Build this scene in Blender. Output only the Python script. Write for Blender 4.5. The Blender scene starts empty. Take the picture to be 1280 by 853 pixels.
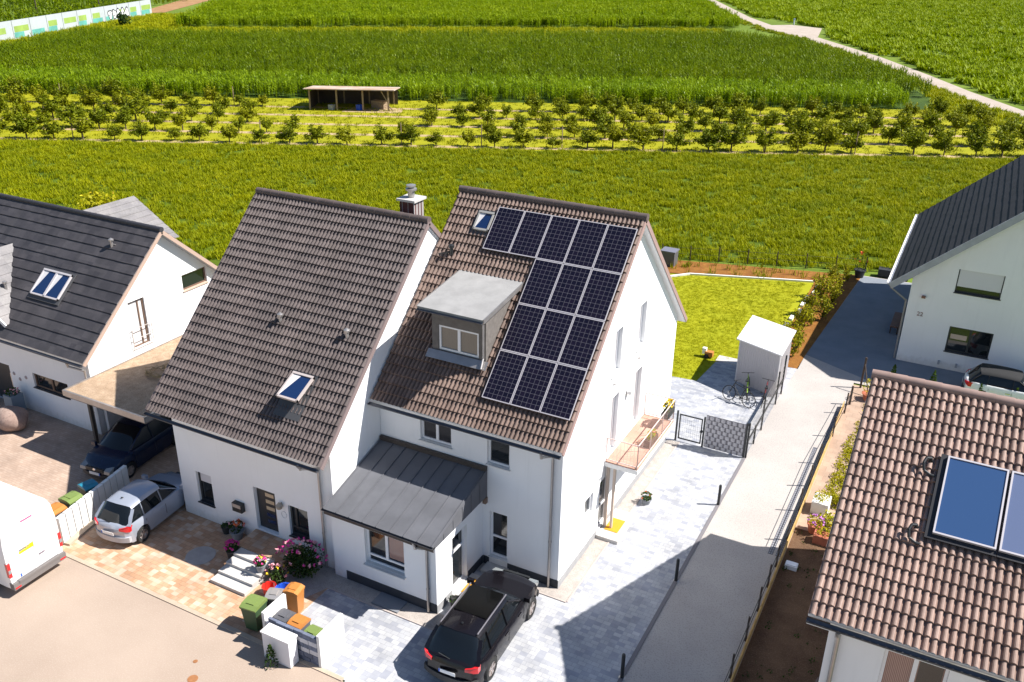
import bpy, math, random
import numpy as np
from mathutils import Vector as V, Matrix as M
random.seed(7); RNG=np.random.default_rng(7)
S=bpy.context.scene; COL=S.collection
PI=math.pi; R=math.radians
# ---------------------------------------------------------------- materials
def nt(name):
    m=bpy.data.materials.new(name); m.use_nodes=True
    t=m.node_tree; b=t.nodes['Principled BSDF']; return m,t,b
def N(t,typ,**k):
    n=t.nodes.new(typ)
    for a,v in k.items():
        if hasattr(n,a): setattr(n,a,v)
        else: n.inputs[a].default_value=v
    return n
def rgba(c): return (c[0],c[1],c[2],1)
def coords(t,kind='Object',scale=(1,1,1),rot=(0,0,0),loc=(0,0,0)):
    tc=t.nodes.new('ShaderNodeTexCoord'); mp=t.nodes.new('ShaderNodeMapping')
    mp.inputs['Scale'].default_value=scale; mp.inputs['Rotation'].default_value=rot; mp.inputs['Location'].default_value=loc
    t.links.new(tc.outputs[kind],mp.inputs['Vector']); return mp.outputs['Vector']
def mix(t,a,b,f,mode='MIX'):
    n=t.nodes.new('ShaderNodeMix'); n.data_type='RGBA'; n.blend_type=mode
    for s,v in ((n.inputs['Factor'],f),(n.inputs['A'],a),(n.inputs['B'],b)):
        if hasattr(v,'is_linked'): t.links.new(v,s)
        else: s.default_value=v if not isinstance(v,tuple) else rgba(v)
    return n.outputs['Result']
def noise(t,vec,scale,detail=4,rough=.6):
    n=N(t,'ShaderNodeTexNoise'); n.inputs['Scale'].default_value=scale; n.inputs['Detail'].default_value=detail; n.inputs['Roughness'].default_value=rough
    t.links.new(vec,n.inputs['Vector']); return n.outputs['Fac']
def ramp(t,f,lo=.35,hi=.65):
    n=t.nodes.new('ShaderNodeMapRange'); n.inputs['From Min'].default_value=lo; n.inputs['From Max'].default_value=hi
    t.links.new(f,n.inputs['Value']); return n.outputs['Result']
def bump(t,b,h,dist=.02,strength=.6):
    n=t.nodes.new('ShaderNodeBump'); n.inputs['Distance'].default_value=dist; n.inputs['Strength'].default_value=strength
    t.links.new(h,n.inputs['Height']); t.links.new(n.outputs['Normal'],b.inputs['Normal'])
def plain(name,c,rough=.5,metal=0,var=.0,scale=3,spec=.5,coat=0):
    m,t,b=nt(name); b.inputs['Base Color'].default_value=rgba(c); b.inputs['Roughness'].default_value=rough
    b.inputs['Metallic'].default_value=metal; b.inputs['Specular IOR Level'].default_value=spec
    if coat: b.inputs['Coat Weight'].default_value=coat; b.inputs['Coat Roughness'].default_value=.03
    if var:
        v=coords(t); f=ramp(t,noise(t,v,scale),.3,.7)
        t.links.new(mix(t,tuple(x*(1-var) for x in c),tuple(min(1,x*(1+var)) for x in c),f),b.inputs['Base Color'])
    return m
def ground(name,c1,c2,s1=1.5,c3=None,s2=60,f3=.5,rough=.95,bmp=.01,bs=40,spec=.25):
    m,t,b=nt(name); v=coords(t); f=ramp(t,noise(t,v,s1,6),.35,.65)
    c=mix(t,c1,c2,f)
    if c3:
        g=ramp(t,noise(t,v,s2,3),.5-.0,.72); n=t.nodes.new('ShaderNodeMath'); n.operation='MULTIPLY'; n.inputs[1].default_value=f3
        t.links.new(g,n.inputs[0]); c=mix(t,c,c3,n.outputs[0])
    t.links.new(c,b.inputs['Base Color']); b.inputs['Roughness'].default_value=rough; b.inputs['Specular IOR Level'].default_value=spec
    if bmp: bump(t,b,noise(t,v,bs,4),bmp)
    return m
def pavers(name,c1,c2,mort,w=.3,h=.2,rot=0,ov=.35,patch=(1,1,1),rough=.85,c3=None,mo=.006):
    m,t,b=nt(name); v=coords(t,rot=(0,0,rot))
    br=N(t,'ShaderNodeTexBrick'); br.inputs['Scale'].default_value=1; br.inputs['Brick Width'].default_value=w; br.inputs['Row Height'].default_value=h
    br.inputs['Mortar Size'].default_value=mo; br.inputs['Color1'].default_value=rgba(c1); br.inputs['Color2'].default_value=rgba(c2); br.inputs['Mortar'].default_value=rgba(mort)
    t.links.new(v,br.inputs['Vector']); c=br.outputs['Color']
    if c3:
        # third tone chosen stone by stone
        sp=t.nodes.new('ShaderNodeVectorMath'); sp.operation='DIVIDE'; sp.inputs[1].default_value=(w,h,1); t.links.new(v,sp.inputs[0])
        fl=t.nodes.new('ShaderNodeVectorMath'); fl.operation='FLOOR'; t.links.new(sp.outputs[0],fl.inputs[0])
        wn=t.nodes.new('ShaderNodeTexWhiteNoise'); t.links.new(fl.outputs[0],wn.inputs['Vector'])
        c=mix(t,c,c3,ramp(t,wn.outputs['Value'],.45,1.0))
    f=ramp(t,noise(t,v,.9,5),.3,.7)
    c=mix(t,c,patch,ov,'MULTIPLY') if patch!=(1,1,1) else c
    c=mix(t,c,mix(t,(.72,.72,.72),(1.18,1.18,1.18),f),.8,'MULTIPLY')
    t.links.new(c,b.inputs['Base Color']); b.inputs['Roughness'].default_value=rough; b.inputs['Specular IOR Level'].default_value=.3
    bump(t,b,br.outputs['Fac'],.006,-.6); return m
def tilemat(name,c1,c2,tw=.3,th=.34,dirt=.35,rough=.6):
    m,t,b=nt(name); v=coords(t)
    sp=t.nodes.new('ShaderNodeVectorMath'); sp.operation='DIVIDE'; sp.inputs[1].default_value=(tw,th,9); t.links.new(v,sp.inputs[0])
    fl=t.nodes.new('ShaderNodeVectorMath'); fl.operation='FLOOR'; t.links.new(sp.outputs[0],fl.inputs[0])
    wn=t.nodes.new('ShaderNodeTexWhiteNoise'); t.links.new(fl.outputs[0],wn.inputs['Vector'])
    c=mix(t,c1,c2,wn.outputs['Value'])
    f=ramp(t,noise(t,v,.8,6),.3,.7)
    c=mix(t,c,mix(t,(1-dirt,1-dirt,1-dirt),(1.1,1.08,1.05),f),1.0,'MULTIPLY')
    f2=ramp(t,noise(t,v,14,4),.35,.75); c=mix(t,c,mix(t,(.82,.82,.80),(1.12,1.1,1.08),f2),.8,'MULTIPLY')
    sv_=coords(t,scale=(2.2,.22,1)); f3=ramp(t,noise(t,sv_,1.2,5),.5,.8); c=mix(t,c,mix(t,(1,1,1),(.80,.80,.77),f3),1.0,'MULTIPLY')
    t.links.new(c,b.inputs['Base Color']); b.inputs['Roughness'].default_value=rough; b.inputs['Specular IOR Level'].default_value=.4
    return m
def render_wall(name,c):
    m,t,b=nt(name); v=coords(t)
    f=ramp(t,noise(t,v,.5,6),.3,.75); cc=mix(t,tuple(x*.93 for x in c),c,f)
    st=coords(t,scale=(3,3,.25)); g=ramp(t,noise(t,st,1.6,4),.55,.85); cc=mix(t,cc,tuple(x*.9 for x in c),g)
    gz=t.nodes.new('ShaderNodeSeparateXYZ'); t.links.new(v,gz.inputs[0]); nz=N(t,'ShaderNodeMath',operation='MULTIPLY_ADD'); nz.inputs[1].default_value=.7; t.links.new(noise(t,v,5,4),nz.inputs[0]); t.links.new(gz.outputs['Z'],nz.inputs[2])
    sp_=ramp(t,nz.outputs[0],.75,.35); cc=mix(t,cc,mix(t,(1,1,1),(.84,.81,.77),sp_),1.0,'MULTIPLY')
    t.links.new(cc,b.inputs['Base Color']); b.inputs['Roughness'].default_value=.9; b.inputs['Specular IOR Level'].default_value=.2
    bump(t,b,noise(t,v,90,3),.004); return m
def leafmat(name,c1,c2,scale=1.2,rough=.55,trans=.25):
    m,t,b=nt(name); v=coords(t)
    oi=t.nodes.new('ShaderNodeObjectInfo'); ad=t.nodes.new('ShaderNodeVectorMath'); ad.operation='ADD'
    t.links.new(v,ad.inputs[0]); t.links.new(oi.outputs['Location'],ad.inputs[1])
    f=ramp(t,noise(t,ad.outputs[0],scale,5),.35,.65)
    mx=t.nodes.new('ShaderNodeMath'); mx.operation='MULTIPLY_ADD'; mx.inputs[1].default_value=.5; t.links.new(oi.outputs['Random'],mx.inputs[0])
    hf=t.nodes.new('ShaderNodeMath'); hf.operation='MULTIPLY'; hf.inputs[1].default_value=.6; t.links.new(f,hf.inputs[0]); t.links.new(hf.outputs[0],mx.inputs[2])
    c=mix(t,c1,c2,mx.outputs[0]); t.links.new(c,b.inputs['Base Color']); b.inputs['Roughness'].default_value=rough
    b.inputs['Specular IOR Level'].default_value=.12
    if trans:
        tr=t.nodes.new('ShaderNodeBsdfTranslucent'); t.links.new(mix(t,c,(1.2,1.2,.35),.8,'MULTIPLY'),tr.inputs['Color'])
        ms=t.nodes.new('ShaderNodeMixShader'); ms.inputs[0].default_value=trans
        t.links.new(b.outputs[0],ms.inputs[1]); t.links.new(tr.outputs[0],ms.inputs[2]); t.links.new(ms.outputs[0],t.nodes['Material Output'].inputs['Surface'])
    return m
# ---------------------------------------------------------------- mesh builder
class MB:
    def __init__(s): s.v=[]; s.f=[]; s.m=[]
    def add(s,vs,fs,mi=0):
        o=len(s.v); s.v.extend([tuple(p) for p in vs]); s.f.extend([tuple(i+o for i in f) for f in fs]); s.m.extend([mi]*len(fs)); return s
    def quad(s,a,b,c,d,mi=0): return s.add([a,b,c,d],[(0,1,2,3)],mi)
    def box(s,x0,x1,y0,y1,z0,z1,mi=0):
        return s.add([(x0,y0,z0),(x1,y0,z0),(x1,y1,z0),(x0,y1,z0),(x0,y0,z1),(x1,y0,z1),(x1,y1,z1),(x0,y1,z1)],
            [(0,3,2,1),(4,5,6,7),(0,1,5,4),(1,2,6,5),(2,3,7,6),(3,0,4,7)],mi)
    def obox(s,O,U,W,D,u0,u1,w0,w1,d0,d1,mi=0):
        O=V(O);U=V(U);W=V(W);D=V(D)
        P=[O+U*u+W*w+D*d for d in (d0,d1) for (u,w) in ((u0,w0),(u1,w0),(u1,w1),(u0,w1))]
        return s.add(P,[(0,3,2,1),(4,5,6,7),(0,1,5,4),(1,2,6,5),(2,3,7,6),(3,0,4,7)],mi)
    def bar(s,a,b,w,h=None,up=(0,0,1),mi=0):
        a=V(a);b=V(b);h=h or w; d=(b-a); L=d.length
        if L<1e-6: return s
        d/=L; up=V(up)
        if abs(d.dot(up))>.97: up=V((0,1,0))
        x=d.cross(up).normalized(); y=x.cross(d)
        return s.obox(a,x,y,d,-w/2,w/2,-h/2,h/2,0,L,mi)
    def tube(s,a,b,r,r2=None,n=10,mi=0,cap=True):
        a=V(a);b=V(b);r2=r if r2 is None else r2; d=(b-a)
        if d.length<1e-6: return s
        d.normalize(); up=V((0,0,1)) if abs(d.z)<.95 else V((0,1,0)); x=d.cross(up).normalized(); y=x.cross(d)
        vs=[]
        for P,rr in ((a,r),(b,r2)):
            for i in range(n): t=2*PI*i/n; vs.append(P+x*rr*math.cos(t)+y*rr*math.sin(t))
        fs=[(i,(i+1)%n,n+(i+1)%n,n+i) for i in range(n)]
        if cap: fs+=[tuple(range(n-1,-1,-1)),tuple(range(n,2*n))]
        return s.add(vs,fs,mi)
    def path(s,pts,r,n=8,mi=0):
        for a,b in zip(pts[:-1],pts[1:]): s.tube(a,b,r,n=n,mi=mi)
        return s
    def lathe(s,prof,c=(0,0,0),n=20,mi=0,cap=True):
        vs=[];m=len(prof)
        for r,z in prof:
            for i in range(n): t=2*PI*i/n; vs.append((c[0]+r*math.cos(t),c[1]+r*math.sin(t),c[2]+z))
        fs=[(j*n+i,j*n+(i+1)%n,(j+1)*n+(i+1)%n,(j+1)*n+i) for j in range(m-1) for i in range(n)]
        if cap: fs+=[tuple(range(n-1,-1,-1)),tuple(range((m-1)*n,m*n))]
        return s.add(vs,fs,mi)
    def prism(s,poly,ext,mi=0):
        n=len(poly); e=V(ext); a=[V(p) for p in poly]; b=[p+e for p in a]
        return s.add(a+b,[tuple(range(n-1,-1,-1)),tuple(range(n,2*n))]+[(i,(i+1)%n,n+(i+1)%n,n+i) for i in range(n)],mi)
    def mesh(s,name,mats,smooth=None):
        me=bpy.data.meshes.new(name); me.from_pydata(s.v,[],s.f)
        for m in (mats if isinstance(mats,(list,tuple)) else [mats]): me.materials.append(m)
        if any(s.m): me.polygons.foreach_set('material_index',s.m)
        if smooth is not None:
            me.polygons.foreach_set('use_smooth',[True]*len(s.f)); me.set_sharp_from_angle(angle=R(smooth))
        me.update(); return me
WM={}
def link(o,parent=None,basis=None):
    COL.objects.link(o); b=basis or M.Identity(4); o.matrix_basis=b
    if parent is not None:
        o.parent=parent; inv=WM[parent.name].inverted(); o.matrix_parent_inverse=inv
    WM[o.name]=b; return o
def tag(o,label=None,cat=None,group=None,kind=None):
    for k,v in (('label',label),('category',cat),('group',group),('kind',kind)):
        if v: o[k]=v
    return o
def thing(name,label,cat,loc=(0,0,0),group=None,rotz=0):
    o=bpy.data.objects.new(name,None); o.empty_display_size=.3
    link(o,None,M.Translation(loc)@M.Rotation(rotz,4,'Z')); return tag(o,label,cat,group)
def part(name,mb,mats,parent=None,smooth=None,basis=None,label=None):
    me=mb if isinstance(mb,bpy.types.Mesh) else mb.mesh(name,mats,smooth)
    o=bpy.data.objects.new(name,me); link(o,parent,basis)
    if label: o['label']=label
    return o
def local(parent,T=None):  # basis for a part modelled in the thing's own frame
    return WM[parent.name]@(T or M.Identity(4))
def lp(name,mb,mats,parent,smooth=None,label=None): return part(name,mb,mats,parent,smooth,local(parent),label)
def single(name,mb,mats,label,cat,loc=(0,0,0),group=None,smooth=None,rotz=0):
    o=part(name,mb,mats,None,smooth,M.Translation(loc)@M.Rotation(rotz,4,'Z')); return tag(o,label,cat,group)
def struct(name,mb,mats,smooth=None,kind='structure'):
    o=part(name,mb,mats,None,smooth); o['kind']=kind; return o
def copy_tree(o,parent=None,top=None):
    c=o.copy(); COL.objects.link(c)
    if parent is not None: c.parent=parent; c.matrix_parent_inverse=o.matrix_parent_inverse
    for ch in list(o.children): copy_tree(ch,c)
    return c
def sheet(poly,z):
    mb=MB(); mb.add([(x,y,z) for x,y in poly],[tuple(range(len(poly)))]); return mb
def rect(x0,x1,y0,y1): return [(x0,y0),(x1,y0),(x1,y1),(x0,y1)]
# ---------------------------------------------------------------- walls with openings, windows
def clip(poly,ax,val,keep_less):
    out=[];n=len(poly)
    for i in range(n):
        a=poly[i];b=poly[(i+1)%n]
        da=(a[ax]-val)*(1 if keep_less else -1); db=(b[ax]-val)*(1 if keep_less else -1)
        if da<=1e-9: out.append(a)
        if (da<-1e-9 and db>1e-9) or (da>1e-9 and db<-1e-9):
            t=da/(da-db); out.append((a[0]+(b[0]-a[0])*t,a[1]+(b[1]-a[1])*t))
    return out
def wall(mb,O,U,Nn,poly,ops=(),mi=0,rmi=0):
    """planar wall; poly in (u,v); ops = (u0,u1,v0,v1,depth)"""
    O=V(O);U=V(U);Nn=V(Nn);Z=V((0,0,1))
    P=lambda u,v,d=0: O+U*u+Z*v-Nn*d
    us=sorted({q for o in ops for q in o[:2]}); vs=sorted({q for o in ops for q in o[2:4]})
    ul=[-1e3]+us+[1e3]; vl=[-1e3]+vs+[1e3]
    flip=U.cross(Z).dot(Nn)<0
    for i in range(len(ul)-1):
        pu=clip(clip(poly,0,ul[i],False),0,ul[i+1],True) if True else 0
        if len(pu)<3: continue
        for j in range(len(vl)-1):
            q=clip(clip(pu,1,vl[j],False),1,vl[j+1],True)
            if len(q)<3: continue
            cu=(ul[i]+ul[i+1])/2; cv=(vl[j]+vl[j+1])/2
            if any(o[0]<cu<o[1] and o[2]<cv<o[3] for o in ops): continue
            pts=[P(*p) for p in q]
            if flip: pts=pts[::-1]
            mb.add(pts,[tuple(range(len(pts)))],mi)
    for (a,b,c,e,d) in ops:
        for (p,q) in (((a,c),(b,c)),((b,c),(b,e)),((b,e),(a,e)),((a,e),(a,c))):
            mb.quad(P(*p),P(*q),P(*q,d),P(*p,d),rmi)
def window(parent,O,U,Nn,u0,u1,v0,v1,fm,pm,depth=.13,nx=1,bars=(),sill=None,name='window',fw=.07,pieces=None,label=None,low=None,sd=.1):
    """frame mesh with a glass pane and a sill; low = height of a fixed lower light"""
    O=V(O);U=V(U);Nn=V(Nn);Z=V((0,0,1)); g=.004
    mb=MB(); ob=lambda a,b,c,e,d0,d1,mi=0,q=mb: q.obox(O,U,Z,Nn,a,b,c,e,-d1,-d0,mi)
    a,b,c,e=u0+g,u1-g,v0+g,v1-g; d0,d1=depth-.06,depth
    ob(a,a+fw,c,e,d0,d1);ob(b-fw,b,c,e,d0,d1);ob(a+fw,b-fw,c,c+fw,d0,d1);ob(a+fw,b-fw,e-fw,e,d0,d1)
    base=c+fw
    if low:
        ob(a+fw,b-fw,c+low,c+low+fw,d0,d1); base=c+low+fw
    for k in range(1,nx):
        m=a+(b-a)*k/nx; ob(m-fw*.7,m+fw*.7,base,e-fw,d0,d1-.002)
    for (p,q,r_,s_) in bars: ob(p,q,r_,s_,d0,d1)
    w=part(name,mb,fm,parent,label=label)
    pb=MB(); pb.quad(*(O+U*x+Z*y-Nn*(depth-.02) for x,y in ((a+.01,c+.01),(b-.01,c+.01),(b-.01,e-.01),(a+.01,e-.01))))
    part('pane',pb,pm,w)
    if sill:
        sb=MB(); sb.obox(O,U,Z,Nn,u0-.04,u1+.04,v0-.035,v0-.001,.002,sd*.6); sb.obox(O,U,Z,Nn,a,b,v0+.001,v0+.012,-depth+.061,0)
        part('sill',sb,sill,w)
    return w
# ---------------------------------------------------------------- tiled roof slope
def tile_grid(Wd,Ln,roll,course,amp,step,ns=6):
    prof=[0,0,.78,1,.98,.72] if ns==6 else [0,0]
    us=[];hs=[]; k=0
    nroll=max(1,round(Wd/roll)); rw=Wd/nroll
    for i in range(nroll):
        for j in range(ns): us.append((i+j/ns)*rw); hs.append(prof[j]*amp)
    us.append(Wd);hs.append(0)
    nc=max(1,round(Ln/course)); cl=Ln/nc
    vs=[];st=[]
    for c in range(nc):
        vs+= [c*cl+ (0.012 if c else 0),(c+1)*cl]; st+=[0,step]
    nu=len(us); verts=[];faces=[]
    rg=random.Random(int(Wd*100+Ln)); jit=[[rg.uniform(-.004,.006) for _ in range(nroll+2)] for _ in range(nc+1)]; per=max(1,ns)
    for vi,(v,s) in enumerate(zip(vs,st)):
        for ui,(u,h) in enumerate(zip(us,hs)): verts.append((u,v+(jit[vi//2][(ui//per)//2]*1.2 if s and 0<vi<len(vs)-1 else 0),h+s+(jit[vi//2][(ui//per)//2] if s else 0)))
    for r in range(len(vs)-1):
        for i in range(nu-1):
            a=r*nu+i; faces.append((a,a+nu,a+nu+1,a+1))
    return verts,faces,us,hs
def tile_roof(name,ridge_l,Wd,slope_vec,Ln,mat,under,parent,U=(1,0,0),roll=.15,course=.34,amp=.058,step=.05,ns=6,th=.16,label=None):
    U=V(U);D=V(slope_vec).normalized(); Nn=D.cross(U) ; 
    if Nn.z<0: Nn=-Nn
    B=M(((U.x,D.x,Nn.x,ridge_l[0]),(U.y,D.y,Nn.y,ridge_l[1]),(U.z,D.z,Nn.z,ridge_l[2]),(0,0,0,1)))
    vs,fs,us,hs=tile_grid(Wd,Ln,roll,course,amp,step,ns)
    if U.cross(D).dot(Nn)>0: fs=[f[::-1] for f in fs]; fs=[f[::-1] for f in fs]
    mb=MB(); mb.add(vs,fs)
    mb.box(0,Wd,0,Ln-.02,-th,-.005,1)
    return part(name,mb,[mat,under],parent,None,B,label)
def ridge_caps(a,b,mat,parent,r=.13,seg=.36,name='ridge'):
    a=V(a);b=V(b);d=b-a;L=d.length;d/=L;n=max(1,round(L/seg));mb=MB()
    for i in range(n):
        p=a+d*(L*i/n);q=a+d*(L*(i+1)/n+.03); mb.tube(p,q,r*.93,r*1.04,n=12)
    return part(name,mb,mat,parent,40)
def gutter(a,b,mat,parent,r=.075):
    a=V(a);b=V(b);d=(b-a).normalized();side=d.cross(V((0,0,1))).normalized();mb=MB();n=8
    for rr,fl in ((r,1),(r*.85,-1)):
        vs=[]
        for P in (a,b):
            for i in range(n+1): t=PI+PI*i/n; vs.append(P+side*rr*math.cos(t)+V((0,0,rr*math.sin(t))))
        mb.add(vs,[(i,i+1,n+2+i,n+1+i) for i in range(n)])
    for P in (a,b):
        vs=[P+side*r*math.cos(PI+PI*i/n)+V((0,0,r*math.sin(PI+PI*i/n))) for i in range(n+1)]; mb.add(vs,[tuple(range(n+1))])
    return part('gutter',mb,mat,parent,40)
def downpipe(pts,mat,parent,r=.045):
    mb=MB(); mb.path(pts,r,10)
    for p in pts[1:-1]:
        mb.tube(V(p)-V((0,0,.04)),V(p)+V((0,0,.04)),r*1.12,n=10)
    z0=pts[-1][2]; z1=pts[-2][2]
    mb.tube((pts[-1][0],pts[-1][1],z0+(z1-z0)*.35),(pts[-1][0],pts[-1][1],z0+(z1-z0)*.35+.06),r*1.25,n=10)
    return part('downpipe',mb,mat,parent,40)
# ---------------------------------------------------------------- scatter (geometry nodes) for stuff
HID=bpy.data.collections.new('sources')
def src_obj(name,mb,mats,smooth=None):
    return bpy.data.objects.new(name,mb.mesh(name,mats,smooth) if isinstance(mb,MB) else mb)
def scatter(name,pts,srcs,smin,smax,label,tilt=.12):
    me=bpy.data.meshes.new(name); me.from_pydata([tuple(p) for p in pts],[],[])
    o=bpy.data.objects.new(name,me); COL.objects.link(o); o['kind']='stuff'; o['label']=label
    c=bpy.data.collections.new(name+'_source')
    for s in srcs: c.objects.link(s)
    g=bpy.data.node_groups.new(name,'GeometryNodeTree')
    g.interface.new_socket('Geometry',in_out='INPUT',socket_type='NodeSocketGeometry'); g.interface.new_socket('Geometry',in_out='OUTPUT',socket_type='NodeSocketGeometry')
    gi=g.nodes.new('NodeGroupInput');go=g.nodes.new('NodeGroupOutput')
    ip=g.nodes.new('GeometryNodeInstanceOnPoints'); ci=g.nodes.new('GeometryNodeCollectionInfo')
    ci.inputs['Collection'].default_value=c; ci.inputs['Separate Children'].default_value=True; ci.inputs['Reset Children'].default_value=True
    ip.inputs['Pick Instance'].default_value=True
    rv=g.nodes.new('FunctionNodeRandomValue'); rv.data_type='FLOAT_VECTOR'
    rv.inputs[0].default_value=(-tilt,-tilt,0); rv.inputs[1].default_value=(tilt,tilt,6.283)
    rs=g.nodes.new('FunctionNodeRandomValue'); rs.data_type='FLOAT'; rs.inputs[2].default_value=smin; rs.inputs[3].default_value=smax; rs.inputs['Seed'].default_value=3
    ri=g.nodes.new('FunctionNodeRandomValue'); ri.data_type='INT'; ri.inputs[4].default_value=0; ri.inputs[5].default_value=len(srcs)-1; ri.inputs['Seed'].default_value=5
    L=g.links.new
    L(gi.outputs[0],ip.inputs['Points']);L(ci.outputs[0],ip.inputs['Instance'])
    L(rv.outputs[0],ip.inputs['Rotation']);L(rs.outputs[1],ip.inputs['Scale']);L(ri.outputs[2],ip.inputs['Instance Index'])
    L(ip.outputs[0],go.inputs[0])
    md=o.modifiers.new('scatter','NODES'); md.node_group=g; return o
def inpoly(P,poly):
    x=P[:,0];y=P[:,1];r=np.zeros(len(P),bool);n=len(poly);j=n-1
    for i in range(n):
        xi,yi=poly[i];xj,yj=poly[j]
        c=((yi>y)!=(yj>y))&(x<(xj-xi)*(y-yi)/((yj-yi)+1e-12)+xi); r^=c; j=i
    return r
def fill(poly,dens,z=0,excl=()):
    p=np.array(poly);lo=p.min(0);hi=p.max(0);n=int((hi[0]-lo[0])*(hi[1]-lo[1])*dens)
    P=RNG.uniform(lo,hi,(n,2)); k=inpoly(P,poly)
    for e in excl: k&=~inpoly(P,e)
    P=P[k]; return np.c_[P,np.full(len(P),z)]
def patchy(P,wl=(2,8),lo=.15,base=.62,amp=.5,seed=1,st=1.8):
    r=np.random.default_rng(seed); v=np.zeros(len(P)); u=np.array([.894,.448]);n=np.array([-.448,.894])
    s_=P[:,:2]@u/st; n_=P[:,:2]@n
    for _ in range(14):
        w=r.uniform(*wl); a=r.uniform(0,6.28); v+=np.sin((s_*np.cos(a)+n_*np.sin(a))*6.28/w+r.uniform(0,6.28))
    v/=2.6; k=r.random(len(P))<np.clip(base+amp*v,lo,1); return P[k]
def blade(mb,base,yaw,L,w,lean,seg=3,mi=0,droop=1.0):
    """an arching leaf blade"""
    x,y,z=base; d=V((math.cos(yaw),math.sin(yaw),0)); s=V((-d.y,d.x,0)); p=V(base); a=PI/2-lean*.4; pts=[]
    for i in range(seg+1):
        t=i/seg; ww=w*(1-t)**.7*.5+.001; pts+= [p-s*ww,p+s*ww]
        p=p+(d*math.cos(a)+V((0,0,math.sin(a))))*(L/seg); a-=lean*droop*1.1/seg
    mb.add(pts,[(2*i,2*i+1,2*i+3,2*i+2) for i in range(seg)],mi)
def leafcloud(mb,n,cen,rad,size,mi=0,shell=.55,rng=random):
    for _ in range(n):
        while True:
            v=V((rng.uniform(-1,1),rng.uniform(-1,1),rng.uniform(-1,1)))
            if .05<v.length<=1: break
        v=v.normalized()*(v.length**shell)
        p=V(cen)+V((v.x*rad[0],v.y*rad[1],v.z*rad[2]))
        leaf(mb,p,size*rng.uniform(.6,1.3),mi,rng)
def leaf(mb,p,s,mi=0,rng=random):
    a=rng.uniform(0,2*PI);e=rng.uniform(-.9,.9);d=V((math.cos(a)*math.cos(e),math.sin(a)*math.cos(e),math.sin(e)))
    q=d.cross(V((rng.uniform(-1,1),rng.uniform(-1,1),rng.uniform(.2,1)))).normalized()
    mb.add([p-d*s*.5,p+q*s*.28,p+d*s*.5,p-q*s*.28],[(0,1,2,3)],mi)
f_cam=V((-math.sin(.4804)*math.cos(.4271),math.cos(.4804)*math.cos(.4271),-math.sin(.4271))); r_cam=V((math.cos(.4804),math.sin(.4804),0))
# ---------------------------------------------------------------- materials used
WHITE=render_wall('white_render',(.86,.86,.87)); WHITE2=render_wall('warm_white_render',(.82,.815,.82))
REVEAL=WHITE
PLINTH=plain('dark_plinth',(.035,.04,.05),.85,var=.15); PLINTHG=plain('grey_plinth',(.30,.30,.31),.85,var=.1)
TILE_A=tilemat('grey_brown_tiles',(.095,.074,.073),(.130,.104,.103)); TILE_B=tilemat('taupe_tiles',(.145,.096,.079),(.215,.148,.124)); TILE_D=tilemat('pinkish_tiles',(.255,.168,.14),(.325,.222,.188),dirt=.25)
TILE_C=tilemat('anthracite_flat_tiles',(.050,.047,.055),(.075,.070,.078),.33,.36); TILE_CL=tilemat('pale_grey_tiles',(.20,.19,.20),(.25,.24,.245),.33,.36,.2)  # cross gables in a paler grey than the main roof
TILE_22=tilemat('near_black_tiles',(.008,.008,.012),(.014,.014,.02),.33,.36,rough=.75)
RIDGE=plain('ridge_tile',(.10,.075,.07),.7,var=.2); RIDGE_D=plain('ridge_tile_pink',(.26,.175,.15),.7,var=.15); RIDGE_C=plain('ridge_dark',(.035,.033,.04),.6)
ZINC=plain('zinc',(.42,.40,.39),.38,.7,var=.12); ZINCD=plain('dark_zinc',(.09,.095,.11),.45,.5,var=.15); ZINCR=plain('standing_seam_zinc',(.115,.117,.130),.6,.0,var=.14,scale=1.2,spec=.3)
PVC=plain('white_frame',(.80,.80,.82),.3); DARKF=plain('anthracite_frame',(.025,.028,.033),.4); BROWNF=plain('brown_frame',(.16,.10,.07),.5)
GLASS=plain('window_glass',(.012,.015,.018),.04,spec=.8); GLASSB=plain('reflected_sky_glass',(.008,.025,.085),.03,spec=1.0)  # GLASSB: reflected sky put into a deep blue base colour
def glass_curtain(name,dark,light,scale):
    m,t,b=nt(name); v=coords(t,scale=scale); w=N(t,'ShaderNodeTexWave'); w.inputs['Scale'].default_value=3; w.inputs['Distortion'].default_value=2.0
    t.links.new(v,w.inputs['Vector']); t.links.new(mix(t,dark,light,w.outputs['Fac']),b.inputs['Base Color']); b.inputs['Roughness'].default_value=.06; return m
CURTAIN=glass_curtain('glass_with_curtain',(.10,.085,.07),(.34,.30,.25),(4,4,.4)); CURTAIN2=glass_curtain('glass_dark_curtain',(.02,.02,.025),(.06,.055,.055),(5,5,.3)); CURTAINP=glass_curtain('glass_pink_curtain',(.22,.12,.10),(.42,.28,.24),(3,3,.3))
BLIND=plain('roller_blind',(.62,.61,.63),.6); BLINDW=plain('pale_pane',(.62,.60,.60),.25)
SOFFIT=plain('white_soffit',(.74,.74,.75),.7); GREYB=plain('grey_boards',(.33,.34,.36),.7,var=.1); CLAD=plain('grey_brown_cladding',(.14,.125,.115),.8,var=.18,scale=6)
FELT=plain('pale_roof_membrane',(.28,.275,.27),.8,var=.12,scale=2.2); BLACKM=plain('black_metal',(.018,.02,.022),.45); STEEL=plain('galvanised_steel',(.50,.47,.45),.4,.6)
BRICK=pavers('chimney_brick',(.10,.035,.03),(.06,.025,.028),(.32,.29,.28),.24,.09,mo=.012)
CONC=plain('pale_concrete',(.47,.45,.43),.85,var=.12); CONCW=plain('white_concrete',(.70,.69,.67),.85,var=.06,scale=1.2); DECK=pavers('balcony_tile',(.46,.27,.20),(.52,.31,.24),(.36,.22,.17),.5,.5,ov=0,mo=.01)
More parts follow.
